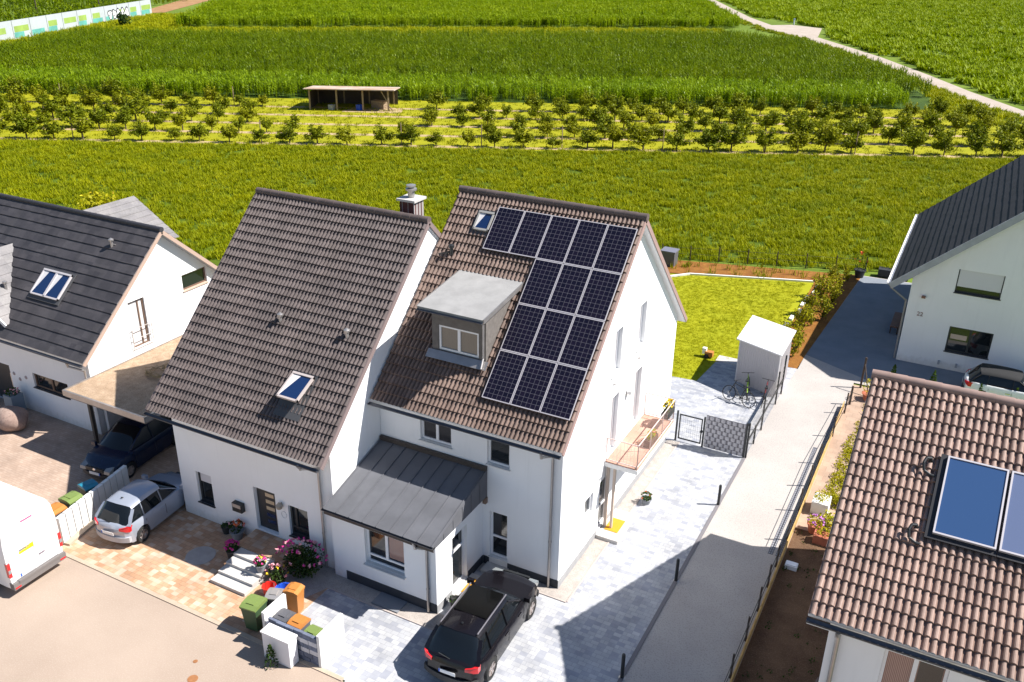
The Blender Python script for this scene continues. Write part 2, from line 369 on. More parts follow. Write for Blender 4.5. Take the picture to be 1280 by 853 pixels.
WOOD=plain('weathered_wood',(.30,.21,.13),.85,var=.25,scale=6); WOODD=plain('dark_wood',(.06,.04,.03),.8,var=.2); TERRA=plain('terracotta',(.42,.13,.07),.8,var=.15)
ORANGE=plain('orange_plastic',(.46,.18,.04),.45); LIME=plain('lime_plastic',(.16,.22,.06),.45); GREENP=plain('dark_green_plastic',(.03,.07,.03),.5); GREYP=plain('grey_plastic',(.10,.10,.11),.5)
YELLOW=plain('yellow_mat',(.60,.28,.015),.9,var=.08,scale=20); REDP=plain('red_plastic',(.65,.03,.02),.4); BLUEP=plain('blue_plastic',(.02,.09,.55),.4); TEAL=plain('teal_plastic',(.02,.20,.30),.4)
RUBBER=plain('tyre',(.018,.018,.018),.85); ALLOY=plain('alloy',(.55,.50,.48),.3,.8); CHROME=plain('chrome',(.7,.7,.7),.15,1); REDL=plain('red_lens',(.55,.015,.02),.15,coat=.5); CLEARL=plain('clear_lens',(.22,.24,.25),.1,coat=.6); PLATE=plain('plate_white',(.75,.75,.75),.4); CARGL=plain('car_glass',(.006,.008,.010),.04,spec=.55); TRIM=plain('black_trim',(.03,.03,.032),.6)
SOLAR=None
def cellmat():
    m,t,b=nt('solar_cells'); v=coords(t,loc=(.4764,.794,0))
    br=N(t,'ShaderNodeTexBrick'); br.offset=0; br.inputs['Scale'].default_value=1; br.inputs['Brick Width'].default_value=.1588; br.inputs['Row Height'].default_value=.1588; br.inputs['Mortar Size'].default_value=.0055; br.inputs['Mortar Smooth'].default_value=.1
    br.inputs['Color1'].default_value=(.006,.006,.016,1); br.inputs['Color2'].default_value=(.010,.008,.020,1); br.inputs['Mortar'].default_value=(.105,.10,.12,1)
    t.links.new(v,br.inputs['Vector']); t.links.new(br.outputs['Color'],b.inputs['Base Color']); b.inputs['Roughness'].default_value=.3; b.inputs['Specular IOR Level'].default_value=.16; return m
SOLAR=cellmat(); ALUF=plain('panel_frame',(.46,.435,.46),.5,.1)
def thermal(name,cl):
    m,t,b=nt(name); v=coords(t); n1=noise(t,v,1.3,5); f=ramp(t,n1,.45,.68)
    t.links.new(mix(t,(.01,.04,.22),cl,f),b.inputs['Base Color']); b.inputs['Roughness'].default_value=.12; b.inputs['Coat Weight'].default_value=.5; return m
THERM=plain('collector_glass',(.03,.07,.17),.12,spec=.9,coat=.8); THERM2=plain('reflected_sky_collector',(.11,.14,.24),.2,spec=.9,coat=.6)  # THERM2 is paler: reflected haze put into its base colour
# ---------------------------------------------------------------- ground, roads, paving
ASPH=ground('pale_asphalt',(.325,.25,.197),(.38,.297,.237),.28,(.44,.37,.31),26,.65,bmp=.004,bs=120)
LANE=ground('fine_gravel_lane',(.385,.35,.325),(.44,.405,.375),.5,(.21,.20,.20),22,.75,bmp=.012,bs=45)
LANE_SHADE=ground('shade_toned_lane',(.17,.19,.22),(.21,.23,.26),.8,(.26,.28,.31),40,.5,bmp=.004)  # lane tone made darker and bluer, with house shade in the colour
PAVB=pavers('silver_pavers',(.375,.38,.40),(.445,.445,.455),(.28,.285,.30),.24,.16,c3=(.28,.29,.33),ov=0)
PAVA=pavers('sandstone_mix_pavers',(.43,.24,.14),(.51,.32,.20),(.28,.18,.115),.24,.16,c3=(.55,.42,.32),ov=.0)
PAVC=pavers('beige_pavers',(.38,.275,.21),(.44,.33,.26),(.30,.22,.17),.22,.11,ov=0)
SOIL=ground('garden_soil',(.085,.045,.025),(.14,.08,.045),1.2,(.22,.15,.10),25,.5,bmp=.03,bs=20)
BARK=ground('bark_mulch',(.20,.075,.015),(.29,.13,.025),2,(.09,.04,.012),14,.8,bmp=.05,bs=22)
PEBB=ground('pale_gravel',(.36,.32,.29),(.46,.41,.37),3,(.20,.18,.17),35,.8,bmp=.03,bs=45)
FIELDG=ground('crop_floor',(.055,.09,.002),(.085,.125,.003),.3,(.03,.06,.005),6,.6)
ORCHG=ground('orchard_grass',(.23,.235,.003),(.31,.29,.005),.35,(.17,.195,.004),5,.6,bmp=.03,bs=12)
CORNG=ground('corn_floor',(.03,.06,.006),(.05,.09,.008),.3)
EARTH=ground('pale_earth',(.34,.24,.13),(.44,.33,.19),.8,(.22,.17,.07),6,.5)
TRACKM=ground('gravel_track',(.36,.30,.25),(.42,.36,.31),.4,(.28,.22,.15),4,.5)
LAWNG=ground('lawn_floor',(.26,.27,.004),(.31,.305,.005),.5,(.22,.245,.005),9,.6,bmp=.01)
FAR=ground('open_country',(.10,.15,.012),(.14,.20,.02),.06,(.07,.11,.01),2,.5)
KERB=plain('kerb_stone',(.42,.33,.25),.9,var=.1)
FU=V((.894,.448,0)); FN=V((-.448,.894,0))
def fp(s,n): p=FU*s+FN*n; return (p.x,p.y)
def frect(s0,s1,n0,n1): return [fp(s0,n0),fp(s1,n0),fp(s1,n1),fp(s0,n1)]
struct('ground',sheet(rect(-900,700,-300,1300),-.05),FAR)
struct('street',sheet(rect(-70,60,-60,-6.56),0),ASPH)
struct('crop_field_soil',sheet([(-120,8),(-30,11),(-30,20),(-8.6,31.2),(-8.3,33.2),(6.3,38.2),(60,44),(60,84),fp(60,65.0),fp(-110,65.0)],-.012),FIELDG)
struct('orchard_grass',sheet([fp(-105,64.7),fp(80,64.7),fp(80,73),fp(58,80),fp(50,93),fp(-105,93)],-.008),ORCHG)
for n in (65.7,70.8,75.9,81.0,86.1): struct('orchard_soil_strip',sheet(frect(-100,75 if n<70 else (66 if n<72 else 48),n-.45,n+.55),0),EARTH)
def cs(x,y,k=.885): return (9.38+(x-9.38)*k,-21.48+(y+21.48)*k)
CORN1=[fp(-104,92),fp(49.0,92),(2.2,112),cs(-2.7,133.9,.93),cs(-13,156,.9),cs(-30,184.8),cs(-45,192.7),cs(-99.4,154.8),cs(-150.4,119),cs(-166,113.5),cs(-153,85.6),(-140,66)]
struct('corn_field_soil',sheet(CORN1,-.004),CORNG)
TRK=[(60,93),(13,103.5),(5,117),(-2.7,133.9),(-13,156),(-30,184.8),(-39.7,196.7),(-55.2,226.8),(-83,290),(-150,430)]
TRK2=[(60,100),(12.8,110.2),(6.2,123),(-.6,138),(-10.5,158.5),(-27,187.5),(-36.5,199.5),(-52,229),(-79.5,291),(-146,431)]
struct('farm_track',sheet(TRK+TRK2[::-1],.004),TRACKM)
struct('farm_track_bay',sheet([(-39.5,196.6),(-33,189.8),(-27,188),(-30,209),(-38,214),(-43,209)],.008),TRACKM)
struct('dirt_road',sheet([(-182,142),(-179,149),(-205,193),(-260,300),(-268,297),(-212,188)],.004),ground('brown_earth',(.26,.14,.06),(.34,.2,.1),.5))
struct('brick_driveway',sheet(rect(-15.95,-6.55,-6.44,-2.6),.004),PAVA)
struct('neighbour_driveway',sheet(rect(-60,-16.15,-6.56,-.4),.004),PAVC)
struct('carport_floor',sheet(rect(-21,-13.8,-1.2,9),.008),PAVC)
struct('alley_floor',sheet(rect(-16.15,-13.7,-2.6,-1.2),.012),PAVA)
struct('paved_forecourt',sheet([(-6.55,-6.5),(3.3,-6.5),(3.3,17.35),(1.0,17.05),(-3,16.6),(-6.55,16.2)],.004),PAVB)
struct('forecourt_front',sheet([(-3.62,-6.5),(-3.3,-30),(3.3,-30),(3.3,-6.5)],.004),PAVB)
struct('lane',sheet([(3.3,-30),(6.15,-30),(6.15,20.4),(20,20.4),(20,37.3),(4.2,36.4),(3.45,22.3),(3.3,17)],.004),LANE)
struct('lane_shadow_sheet',sheet([(3.46,22.5),(6.9,20.9),(20,20.7),(20,37.25),(4.22,36.3)],.008),LANE_SHADE)  # shadow of the black-roofed house laid on the lane as a dark sheet
struct('lane_edging',MB().box(3.22,3.34,-30,11,-.05,.03),plain('edging_dark',(.16,.15,.16),.9))
struct('kerb',MB().box(-16.05,-3.7,-6.58,-6.44,-.1,.03),KERB)
struct('side_yard_soil',sheet(rect(6.15,8.6,-30,7.2),.006),SOIL)
struct('side_yard_path',sheet([(6.15,7.2),(8.6,7.2),(8.6,20.2),(6.15,20.2)],.006),pavers('yard_paving',(.36,.25,.185),(.42,.30,.225),(.28,.2,.15),.4,.4,ov=0))
struct('terrace_corner',sheet([(-.55,16.8),(3.3,17.2),(3.42,20.6),(1.2,20.4),(-.35,19.45)],.006),PAVB)
struct('garden_lawn_soil',sheet([(-8.2,15.8),(-3,16.6),(-.55,16.85),(-.35,19.4),(1.2,20.4),(2.1,20.9),(1.75,33.6),(-5.4,31.0),(-8.2,30)],.010),LAWNG)
struct('garden_bed',sheet([(2.1,20.6),(3.45,20.6),(3.45,22.3),(4.2,36.4),(-9.5,32.6),(-9.5,30.2),(-5.4,31.0),(1.75,33.6)],.004),BARK)
struct('gable_gravel_strip',sheet(rect(.02,.52,-.35,10.9),.010),PEBB)
struct('front_gravel_strip',sheet(rect(-6.6,-2.3,-3.55,-2.85),.010),PEBB)
struct('front_gravel_strip',sheet(rect(-2.8,.5,-.45,-.0),.012),PEBB)
struct('gravel_strip_edging',MB().box(.52,.57,-.45,3.7,-.05,.035).box(.52,.57,4.95,10.9,-.05,.035).box(-6.6,-2.3,-3.6,-3.55,-.05,.035).box(-.5,.52,-.5,-.45,-.05,.035),plain('edging',(.42,.36,.33),.9))
struct('planting_bed',sheet([(-8.35,-4.35),(-6.9,-4.35),(-6.4,-3.2),(-6.7,-2.72),(-8.35,-2.72)],.012),PEBB)
# ---------------------------------------------------------------- house with front door (A)
ga=9.66; A=thing('white_house','white semi-detached house with grey-brown pantile roof, brick chimney and slatted dark front door','house',(-10.3,3.2,0))
EA,RA,SA=4.33,10.56,.9666
OPA=[(-12.98,-12.25,.72,1.99,.16),(-10.28,-9.32,.5,2.22,.2),(-8.78,-7.95,.74,1.97,.16)]
mb=MB(); FZ=4.75
wall(mb,(0,-2.7,0),(1,0,0),(0,-1,0),[(-13.77,-.1),(-6.8,-.1),(-6.8,FZ),(-13.77,FZ)],OPA)
gp=[(-2.7,-.1),(9.1,-.1),(9.1,FZ),(3.22,10.42),(-2.7,FZ)]
wall(mb,(-6.8,0,0),(0,1,0),(1,0,0),gp); wall(mb,(-13.77,0,0),(0,1,0),(-1,0,0),gp)
wall(mb,(0,9.1,0),(1,0,0),(0,1,0),[(-13.77,-.1),(-6.8,-.1),(-6.8,FZ),(-13.77,FZ)])
part('wall',mb,WHITE,A)
rg_=MB()
for i in range(24): a0_,a1_=2*PI*i/24,2*PI*(i+1)/24; rg_.bar((-8.98+.11*math.cos(a0_),-2.706,1.5+.13*math.sin(a0_)),(-8.98+.11*math.cos(a1_),-2.706,1.5+.13*math.sin(a1_)),.018,.01)
part('wall_ring',rg_,plain('ring_grey',(.5,.5,.53),.5),A)
for k_,(x_,y_,r_) in enumerate(((-7.91,-8.0,.07),(-7.47,-8.53,.15))): single('valve_cover',MB().lathe([(r_,.002),(r_,.008),(r_*.8,.009),(.01,.01)],(x_,y_,0),16),plain('rust',(.30,.13,.05),.9,var=.3),('small','larger')[k_]+' rusty valve cover set in the pale street asphalt','valve cover',group='valve covers')
sl=math.hypot(6.44,6.44*SA)
rf=tile_roof('roof',(-14.33,3.22,RA),7.58,(0,-1,-SA),sl,TILE_A,SOFFIT,A)
tile_roof('roof',(-14.33,3.22,RA),7.58,(0,1,-SA),sl,TILE_A,SOFFIT,A)
ridge_caps((-14.33,3.22,RA+.03),(-6.75,3.22,RA+.03),RIDGE,A)
VT=plain('verge_tile',(.20,.15,.145),.8)
for x_,y_ in ((-6.73,-3.22),(-6.73,9.66),(-14.33,-3.22),(-14.33,9.66)): part('verge',MB().bar((x_,3.22,RA-.05),(x_,y_,EA-.05),.05,.16),VT,A)
gutter((-14.33,-3.33,EA-.06),(-6.8,-3.33,EA-.06),ZINCD,A)
downpipe([(-7.6,-3.33,4.2),(-7.6,-3.2,4.02),(-7.25,-2.78,3.9),(-7.25,-2.78,.05)],ZINC,A)
for k,(u0,u1,v0,v1,d) in enumerate(OPA):
    if k==1: continue
    w=window(A,(0,-2.7,0),(1,0,0),(0,-1,0),u0,u1,v0,v1,DARKF,GLASS,d,1,sill=DARKF,bars=() if k==0 else ((u0+.2,u0+.28,v0+.35,v1-.07),),low=None if k==0 else .3)
    if k==0: part('roller_blind',MB().box(u0+.07,u1-.07,-2.7+d-.03,-2.7+d-.025,v1-.45,v1-.07),BLIND,w)
dm=MB().box(-10.275,-9.325,-2.55,-2.5,.505,2.215); dr=part('door',dm,DARKF,A)
part('handle',MB().tube((-9.42,-2.6,.95),(-9.42,-2.6,1.75),.016).tube((-9.42,-2.6,1.0),(-9.42,-2.55,1.0),.01).tube((-9.42,-2.6,1.7),(-9.42,-2.55,1.7),.01),CHROME,dr)
for k in range(5): part('glass_strip',MB().box(-9.9,-9.53,-2.556,-2.551,.78+k*.27,.92+k*.27),plain('warm_strip_glass',(.55,.42,.28),.2) if k>1 else GLASSB,dr)
# roof window, vents
def on_roof(x,y0,z0,s,y): return (x,y,z0-(y0-y)*s)
def roof_basis(x,y,y0,z0,s,lift=0):
    D=V((0,-1,-s)).normalized();U=V((1,0,0));Nn=V((0,-s,1)).normalized(); o=V((x,y,z0-(y0-y)*s))+Nn*lift
    return M(((U.x,D.x,Nn.x,o.x),(U.y,D.y,Nn.y,o.y),(U.z,D.z,Nn.z,o.z),(0,0,0,1)))
def skylight(parent,x,y,y0,z0,s,w,h,fm,gm,n=1,open_=0,name='roof_window'):
    B=roof_basis(x,y,y0,z0,s,.03)
    mb=MB().box(-w/2-.1,w/2+.1,-.1,h+.16,0,.045).box(-w/2-.1,w/2+.1,h+.16,h+.16+(.32 if open_ else .02),.0,.062)  # lengthened dark strip below an open sash stands in for its shadow
    o=part(name,mb,plain('flashing_and_shade',(.06,.06,.065),.6),parent,None,B)
    T=B@M.Translation((0,0,.09))@M.Rotation(open_,4,'X')
    for k in range(n):
        a=-w/2+w*k/n;b=a+w/n
        f=MB(); f.box(a,a+.06,0,h,-.04,.05).box(b-.06,b,0,h,-.04,.05).box(a,b,0,.08,-.04,.06).box(a,b,h-.07,h,-.04,.05)
        fr=part('sash',f,fm,o,None,T); part('pane',MB().quad((a+.05,.07,.02),(b-.05,.07,.02),(b-.05,h-.06,.02),(a+.05,h-.06,.02)),gm,fr,None,T)
        part('sunlit_lining_patch',MB().add([(a+.06,.09,.024),(a+.06+(b-a)*.38,.09,.024),(a+.06,h-.07,.024)],[(0,1,2)][::1]),BLINDW,fr,None,T)  # pale triangle on the pane, shaped as sunlight falling on the lining
    return o
skylight(A,-8.72,-1.3,3.22,RA,SA,.86,1.05,plain('sash_wood',(.46,.40,.38),.5),GLASSB,1,R(17))
def vent_pipe(parent,x,y,y0,z0,s,mat=ZINC,h=.28):
    p=V(on_roof(x,y0,z0,s,y)); mb=MB().tube(p-V((0,0,.1)),p+V((0,-.0,h)),.06,n=12).lathe([(.03,h-.02),(.11,h),(.11,h+.06),(.02,h+.12)],p,12)
    mb.bar(p+V((-.16,.14,.1)),p+V((.16,.14,.1)),.2,.02)
    return part('roof_vent',mb,mat,parent,40)
vent_pipe(A,-10.62,-.2,3.22,RA,SA); vent_pipe(A,-7.82,-.18,3.22,RA,SA)
cm=MB().box(-8.27,-7.67,3.73,4.33,9.3,10.95); ch=part('chimney',cm,BRICK,A)
part('chimney_cap',MB().box(-8.35,-7.59,3.65,4.41,10.95,11.03),CONC,ch)
part('flue',MB().lathe([(.12,0),(.12,.22),(.2,.24),(.2,.3),(.09,.33),(.09,.36),(.17,.38),(.17,.42),(.02,.45)],(-7.97,4.03,11.05),16),ZINC,ch,35)
# landing, steps
st=thing('entrance_steps','pale stone steps climbing to the landing at the slatted dark front door','steps',(-9.3,-4.4,0))
part('landing',MB().box(-10.35,-8.3,-3.72,-2.72,0,.45),[PAVA],st)
for k in range(4): part('tread',MB().box(-10.1,-8.62,-5.2+k*.37,-3.73,.002+k*.1,.12+k*.1) if k==0 else MB().box(-10.1,-8.62,-5.2+k*.37,-3.73,.122+(k-1)*.1,.12+k*.1),CONC,st)
# ---------------------------------------------------------------- house with solar roof (B)
Bh=thing('white_house','white house carrying the solar array, with zinc-roofed annex, flat dormer and balcony','house',(-3.3,5.3,0))
EB,RB,SB,YR=5.496,11.18,.9663,5.333
OPB=[(-5.18,-3.98,4.17,4.97,.16),(-2.65,-1.83,4.0,5.02,.16),(-2.55,-1.87,.40,2.2,.16)]
mb=MB(); FZ=5.85
wall(mb,(0,0,0),(1,0,0),(0,-1,0),[(-6.79,-.1),(0,-.1),(0,FZ),(-6.79,FZ)],OPB)
gp=[(0,-.1),(10.67,-.1),(10.67,FZ),(YR,10.98),(0,FZ)]
OPG=[(3.72,4.5,6.08,7.68,.2),(6.0,6.8,6.15,7.8,.2),(3.55,4.55,2.95,5.2,.2),(5.95,6.82,2.95,5.23,.2),(1.98,2.70,1.40,2.2,.14),(3.28,4.12,.18,2.2,.14)]
wall(mb,(0,0,0),(0,1,0),(1,0,0),gp,OPG); wall(mb,(-6.79,0,0),(0,1,0),(-1,0,0),gp)
wall(mb,(0,10.67,0),(1,0,0),(0,1,0),[(-6.79,-.1),(0,-.1),(0,FZ),(-6.79,FZ)])
part('wall',mb,WHITE,Bh)
part('plinth',MB().box(-2.78,-2.56,-.015,-.002,0,.33).box(-1.86,.012,-.015,-.002,0,.33),PLINTH,Bh)
part('plinth',MB().box(.002,.012,-.0,3.2,0,.3).box(.002,.012,4.2,10.67,0,.3),PLINTHG,Bh)
sl=math.hypot(YR+.55,(YR+.55)*SB)
tile_roof('roof',(-6.74,YR,RB),6.96,(0,-1,-SB),sl,TILE_B,SOFFIT,Bh)
tile_roof('roof',(-6.74,YR,RB),6.96,(0,1,-SB),sl,TILE_B,SOFFIT,Bh)
ridge_caps((-6.76,YR,RB+.03),(.24,YR,RB+.03),RIDGE,Bh)
VTB=plain('verge_tile_b',(.30,.20,.18),.8)
for y_ in (-.55,2*YR+.55): part('verge',MB().bar((.225,YR,RB-.06),(.225,y_,EB-.06),.04,.17),VTB,Bh)
gutter((-6.74,-.66,EB-.07),(.2,-.66,EB-.07),ZINCD,Bh)
downpipe([(-.45,-.66,5.38),(-.45,-.6,5.2),(-.3,-.08,5.02),(-.3,-.08,.05)],ZINC,Bh)
F=((0,0,0),(1,0,0),(0,-1,0)); Gq=((0,0,0),(0,1,0),(1,0,0))
window(Bh,*F,*OPB[0][:4],PVC,CURTAIN2,.16,2,sill=CONCW,sd=.12); window(Bh,*F,*OPB[1][:4],PVC,GLASS,.16,1,sill=CONCW,sd=.12)
window(Bh,*F,*OPB[2][:4],PVC,GLASS,.16,1,sill=CONCW,low=.75,name='tall_window')
for o in OPG[:2]: window(Bh,*Gq,*o[:4],PVC,BLINDW,.2,1,sill=CONCW)
for k,o in enumerate(OPG[2:4]): window(Bh,*Gq,*o[:4],PVC,BLINDW,.2,2 if k==0 else 1,name='balcony_door')
window(Bh,*Gq,*OPG[4][:4],PVC,GLASS,.14,1,sill=CONCW); window(Bh,*Gq,*OPG[5][:4],PVC,GLASS,.14,1,name='basement_door',low=.8)
skylight(Bh,-5.28,4.78,YR,RB,SB,.6,.74,plain('grey_sash',(.32,.31,.29),.5),GLASSB,1)
p=V(on_roof(-6.0,YR,RB,SB,3.45)); part('roof_vent',MB().tube(p,p+V((0,0,.35)),.06,n=10).lathe([(.1,.33),(.1,.42),(.02,.46)],p,10).bar(p+V((-.1,0,.15)),p+V((-.55,-.05,.0)),.07),BLACKM,Bh,40)
# dormer
dx0,dx1=-5.22,-3.22; dy=.92; mb=MB()
DW=(-4.98,-3.48,7.12,8.0,.1)
wall(mb,(0,dy,0),(1,0,0),(0,-1,0),[(dx0,6.7),(dx1,6.7),(dx1,8.72),(dx0,8.72)],[DW])
for x,nx_ in ((dx0,-1),(dx1,1)):
    wall(mb,(x,0,0),(0,1,0),(nx_,0,0),[(dy,6.7),(3.3,9.05),(3.3,9.0),(dy,8.72)])
dm=part('dormer',mb,CLAD,Bh)
rm=MB(); rm.obox((0,.42,8.66),(1,0,0),V((0,2.8,.38)).normalized(),V((0,-.38,2.8)).normalized(),dx0-.2,dx1+.18,0,2.86,0,.08)
part('flat_roof',rm,FELT,dm); gutter((dx0-.2,.36,8.66),(dx1+.18,.36,8.66),ZINCD,dm,.05)
for q_ in (dx1+.181,dx0-.23): part('roof_trim',MB().obox((0,.42,8.66),(1,0,0),V((0,2.8,.38)).normalized(),V((0,-.38,2.8)).normalized(),q_,q_+.029,0,2.86,-.06,.1),ZINC,dm)
window(dm,(0,dy,0),(1,0,0),(0,-1,0),*DW[:4],PVC,CURTAIN,.1,2)
part('apron_flashing',MB().obox((0,.92,7.06),(1,0,0),V((0,-1,-SB)).normalized(),V((0,-SB,1)).normalized(),dx0-.12,dx1+.12,0,.3,.06,.075),ZINC,dm)
part('rain_pipe',MB().path([(dx1+.02,.5,8.6),(dx1-.06,.86,8.4),(dx1-.06,.86,7.2),(dx1+.0,.6,6.95)],.035,8),ZINC,dm,40)
# annex
ax0,ax1,ay=-6.78,-2.8,-2.9
OA=[(-5.48,-3.98,.98,2.32,.2)]; OS=[(-1.95,-1.05,.12,2.25,.18)]
mb=MB()
wall(mb,(0,ay,0),(1,0,0),(0,-1,0),[(ax0,-.1),(ax1,-.1),(ax1,2.75),(ax0,2.75)],OA)
wall(mb,(ax1,0,0),(0,1,0),(1,0,0),[(ay,-.1),(0,-.1),(0,2.78),(ay,2.75)],OS)
an=part('annex',mb,WHITE,Bh)
part('plinth',MB().box(-6.3,ax1+.012,ay-.012,ay-.002,0,.36),PLINTH,an); part('plinth',MB().box(ax1+.002,ax1+.012,ay,-2.0,0,.3),PLINTHG,an); part('plinth',MB().box(ax1+.002,ax1+.014,-1.0,-.02,0,.33),PLINTH,an)
zt=lambda y: 3.78+y*.272
sv=V((0,-1,-.272)).normalized(); sn=V((0,-.272,1)).normalized(); sL=math.hypot(3.3,3.3*.272)
rm=MB(); rm.obox((0,0,3.78),(1,0,0),sv,sn,ax0+.03,ax1+.17,0.02,sL,-.05,0)
for k in range(9): x=ax0+.06+k*.505; rm.obox((0,0,3.78),(1,0,0),sv,sn,x-.012,x+.012,.02,sL,0,.03)
rm.prism([(ax1+.13,-.02,2.76),(ax1+.13,-3.2,2.76),(ax1+.13,-3.2,zt(-3.2)-.06),(ax1+.13,-.02,zt(-.02)-.06)],(.04,0,0))
for k in range(5): y=-.5-k*.55; rm.bar((ax1+.175,y,2.77),(ax1+.175,y,zt(y)-.06),.02)
part('annex_roof',rm,ZINCR,an)
DFM=plain('dark_fascia',(.05,.04,.035),.6)
part('roof_fascia',MB().box(ax0,ax1+.13,-3.22,-3.2,2.62,2.86).box(ax0,ax1+.13,-3.2,-2.9,2.72,2.75),DFM,an); part('roof_flashing',MB().box(ax0+.03,ax1+.17,-.14,-.02,3.75,3.9),DFM,an)
gutter((ax0,-3.3,2.86),(ax1+.16,-3.3,2.86),ZINCD,an,.06)
downpipe([(-3.35,-3.3,2.8),(-3.3,-3.25,2.6),(-3.08,-2.97,2.45),(-3.08,-2.97,.04)],ZINC,an)
window(an,(0,ay,0),(1,0,0),(0,-1,0),*OA[0][:4],PVC,GLASS,.2,2,sill=CONCW,sd=.2,low=.25)
part('curtain',MB().box(-4.66,-4.06,-2.721,-2.719,1.36,2.24),CURTAINP,an)
window(an,(ax1,0,0),(0,1,0),(1,0,0),*OS[0][:4],PVC,GLASS,.18,1,name='entrance_door',low=1.35)
part('step_slab',MB().box(ax1+.02,-1.9,-2.0,-.75,0,.1),CONC,an); part('step_slab',MB().box(-2.6,-1.8,-.5,-.02,0,.14),CONC,Bh)
part('landing_slab',MB().box(.02,.85,3.1,4.95,0,.14),CONC,Bh)
part('wall_lamp',MB().box(-2.74,-2.62,-.14,-.0,2.5,2.72),BROWNF,an)
for (y,z) in ((6.3,5.75),(3.95,5.75)): part('wall_hook',MB().lathe([(.03,-.03),(.05,0),(.03,.04)],(.04,y,z),10),STEEL,Bh)
part('wall_lamp',MB().lathe([(.03,-.1),(.11,-.08),(.12,.05),(.02,.1)],(.1,5.35,4.85),12),CONCW,Bh,40)
# balcony
bal=part('balcony',MB().box(.0,1.22,3.55,7.45,2.74,2.90),CONCW,Bh)
part('floor',MB().box(.03,1.2,3.58,7.42,2.902,2.935),DECK,bal)
rl=MB(); z0,z1=2.93,3.85
for a,b in (((.04,3.6),(1.17,3.6)),((1.17,3.6),(1.17,7.4)),((1.17,7.4),(.04,7.4))):
    for z in (z0+.08,z1): rl.tube((a[0],a[1],z),(b[0],b[1],z),.02,n=8)
    L=math.hypot(b[0]-a[0],b[1]-a[1]);n=int(L/.125)
    for i in range(1,n): t=i/n; x=a[0]+(b[0]-a[0])*t;y=a[1]+(b[1]-a[1])*t; rl.tube((x,y,z0+.08),(x,y,z1),.005,n=5,cap=False)
    for i in range(4 if L>2 else 2): t=i/(3 if L>2 else 1); x=a[0]+(b[0]-a[0])*t;y=a[1]+(b[1]-a[1])*t; rl.tube((x,y,z0-.1),(x,y,z1),.019,n=8)
part('railing',rl,plain('railing_paint',(.60,.46,.42),.5),bal,40)
part('support_post',MB().box(.05,.15,3.7,3.8,0.14,2.74).box(.3,.38,3.7,3.8,0.14,2.74),plain('post_tan',(.5,.4,.33),.7),bal)
# ---------------------------------------------------------------- solar panels: one of each, copied
w,h=.495,.826
fm_=MB(); fm_.box(-w,w,-h,-h+.028,0,.04).box(-w,w,h-.028,h,0,.04).box(-w,-w+.024,-h+.028,h-.028,0,.04).box(w-.024,w,-h+.028,h-.028,0,.04)
fm_=fm_.mesh('solar_panel',ALUF); cm_=MB().box(-w+.024,w-.024,-h+.028,h-.028,.004,.032).mesh('cells',SOLAR)
for r_ in range(4):
    for c_ in range(5):
        if r_>0 and c_<2: continue
        B=roof_basis(.1306-1.01*(4.5-c_),YR,YR,RB,SB,.125)@M.Translation((0,.5054+1.67*(r_+.5),0))
        o=part('solar_panel',fm_,None,Bh,None,B); part('cells',cm_,None,o,None,B)
# things on the forecourt of A and B
mbx=thing('mailbox','black wall mailbox with a grey flap left of the slatted front door','mailbox',(-10.98,-2.8,1.2))
part('box',MB().box(-11.2,-10.77,-2.88,-2.705,1.02,1.36),BLACKM,mbx); part('flap',MB().box(-11.17,-10.8,-2.892,-2.882,1.2,1.34),STEEL,mbx)
single('wall_lamp',MB().lathe([(.02,-.12),(.09,-.1),(.12,.02),(.05,.1),(.02,.14)],(-9.05,-2.82,1.9),14).tube((-9.05,-2.82,1.95),(-9.05,-2.7,1.95),.03),plain('lamp_beige',(.35,.30,.24),.5),'small beige wall lamp right of the slatted front door','wall lamp',smooth=40)
single('doormat',MB().box(-2.62,-2.08,-1.75,-1.0,.102,.118),YELLOW,'yellow doormat outside the annex side door by the dark estate car','doormat')
single('doormat',MB().box(.16,.66,3.55,4.35,.142,.158),YELLOW,'yellow doormat on the slab below the balcony at the gable wall','doormat')
single('manhole_cover',MB().lathe([(.5,.004),(.5,.02),(.46,.022),(.46,.018),(.02,.02)],(-11.4,-4.35,0),28),plain('manhole',(.36,.33,.31),.8,var=.1),'round grey manhole cover in the shaded brick driveway','manhole cover')
single('light_shaft_cover',MB().box(-4.9,-3.9,-3.5,-2.93,.012,.05),plain('grate_grey',(.2,.21,.23),.6),'rectangular grate over the light shaft below the annex window','grate')
# ---------------------------------------------------------------- house with thermal collectors (D)
D=thing('white_house','white house at the lower right with pinkish pantile roof and two glass collectors','house',(12,1.5,0))
YD,ZD,SD_=1.5,9.14,.61; xl,xr=8.02,17.0; FZ=5.66
OD=[(9.72,11.05,3.75,5.12,.12)]
mb=MB(); wall(mb,(0,-3.85,0),(1,0,0),(0,-1,0),[(8.5,-.1),(16.5,-.1),(16.5,FZ),(8.5,FZ)],OD)
wall(mb,(0,6.85,0),(1,0,0),(0,1,0),[(8.5,-.1),(16.5,-.1),(16.5,FZ),(8.5,FZ)])
gp=[(-3.85,-.1),(6.85,-.1),(6.85,FZ),(YD,8.92),(-3.85,FZ)]
wall(mb,(8.5,0,0),(0,1,0),(-1,0,0),gp);wall(mb,(16.5,0,0),(0,1,0),(1,0,0),gp)
part('wall',mb,WHITE,D)
sl=math.hypot(5.75,5.75*SD_)
for s_ in (-1,1): tile_roof('roof',(xl,YD,ZD),xr-xl,(0,s_,-SD_),sl,TILE_D,SOFFIT,D,amp=.066,step=.052,roll=.165,course=.345)
ridge_caps((xl-.02,YD,ZD+.04),(xr,YD,ZD+.04),RIDGE_D,D,.13,.4)
gutter((xl,-4.36,5.58),(xr,-4.36,5.58),ZINCD,D,.08)
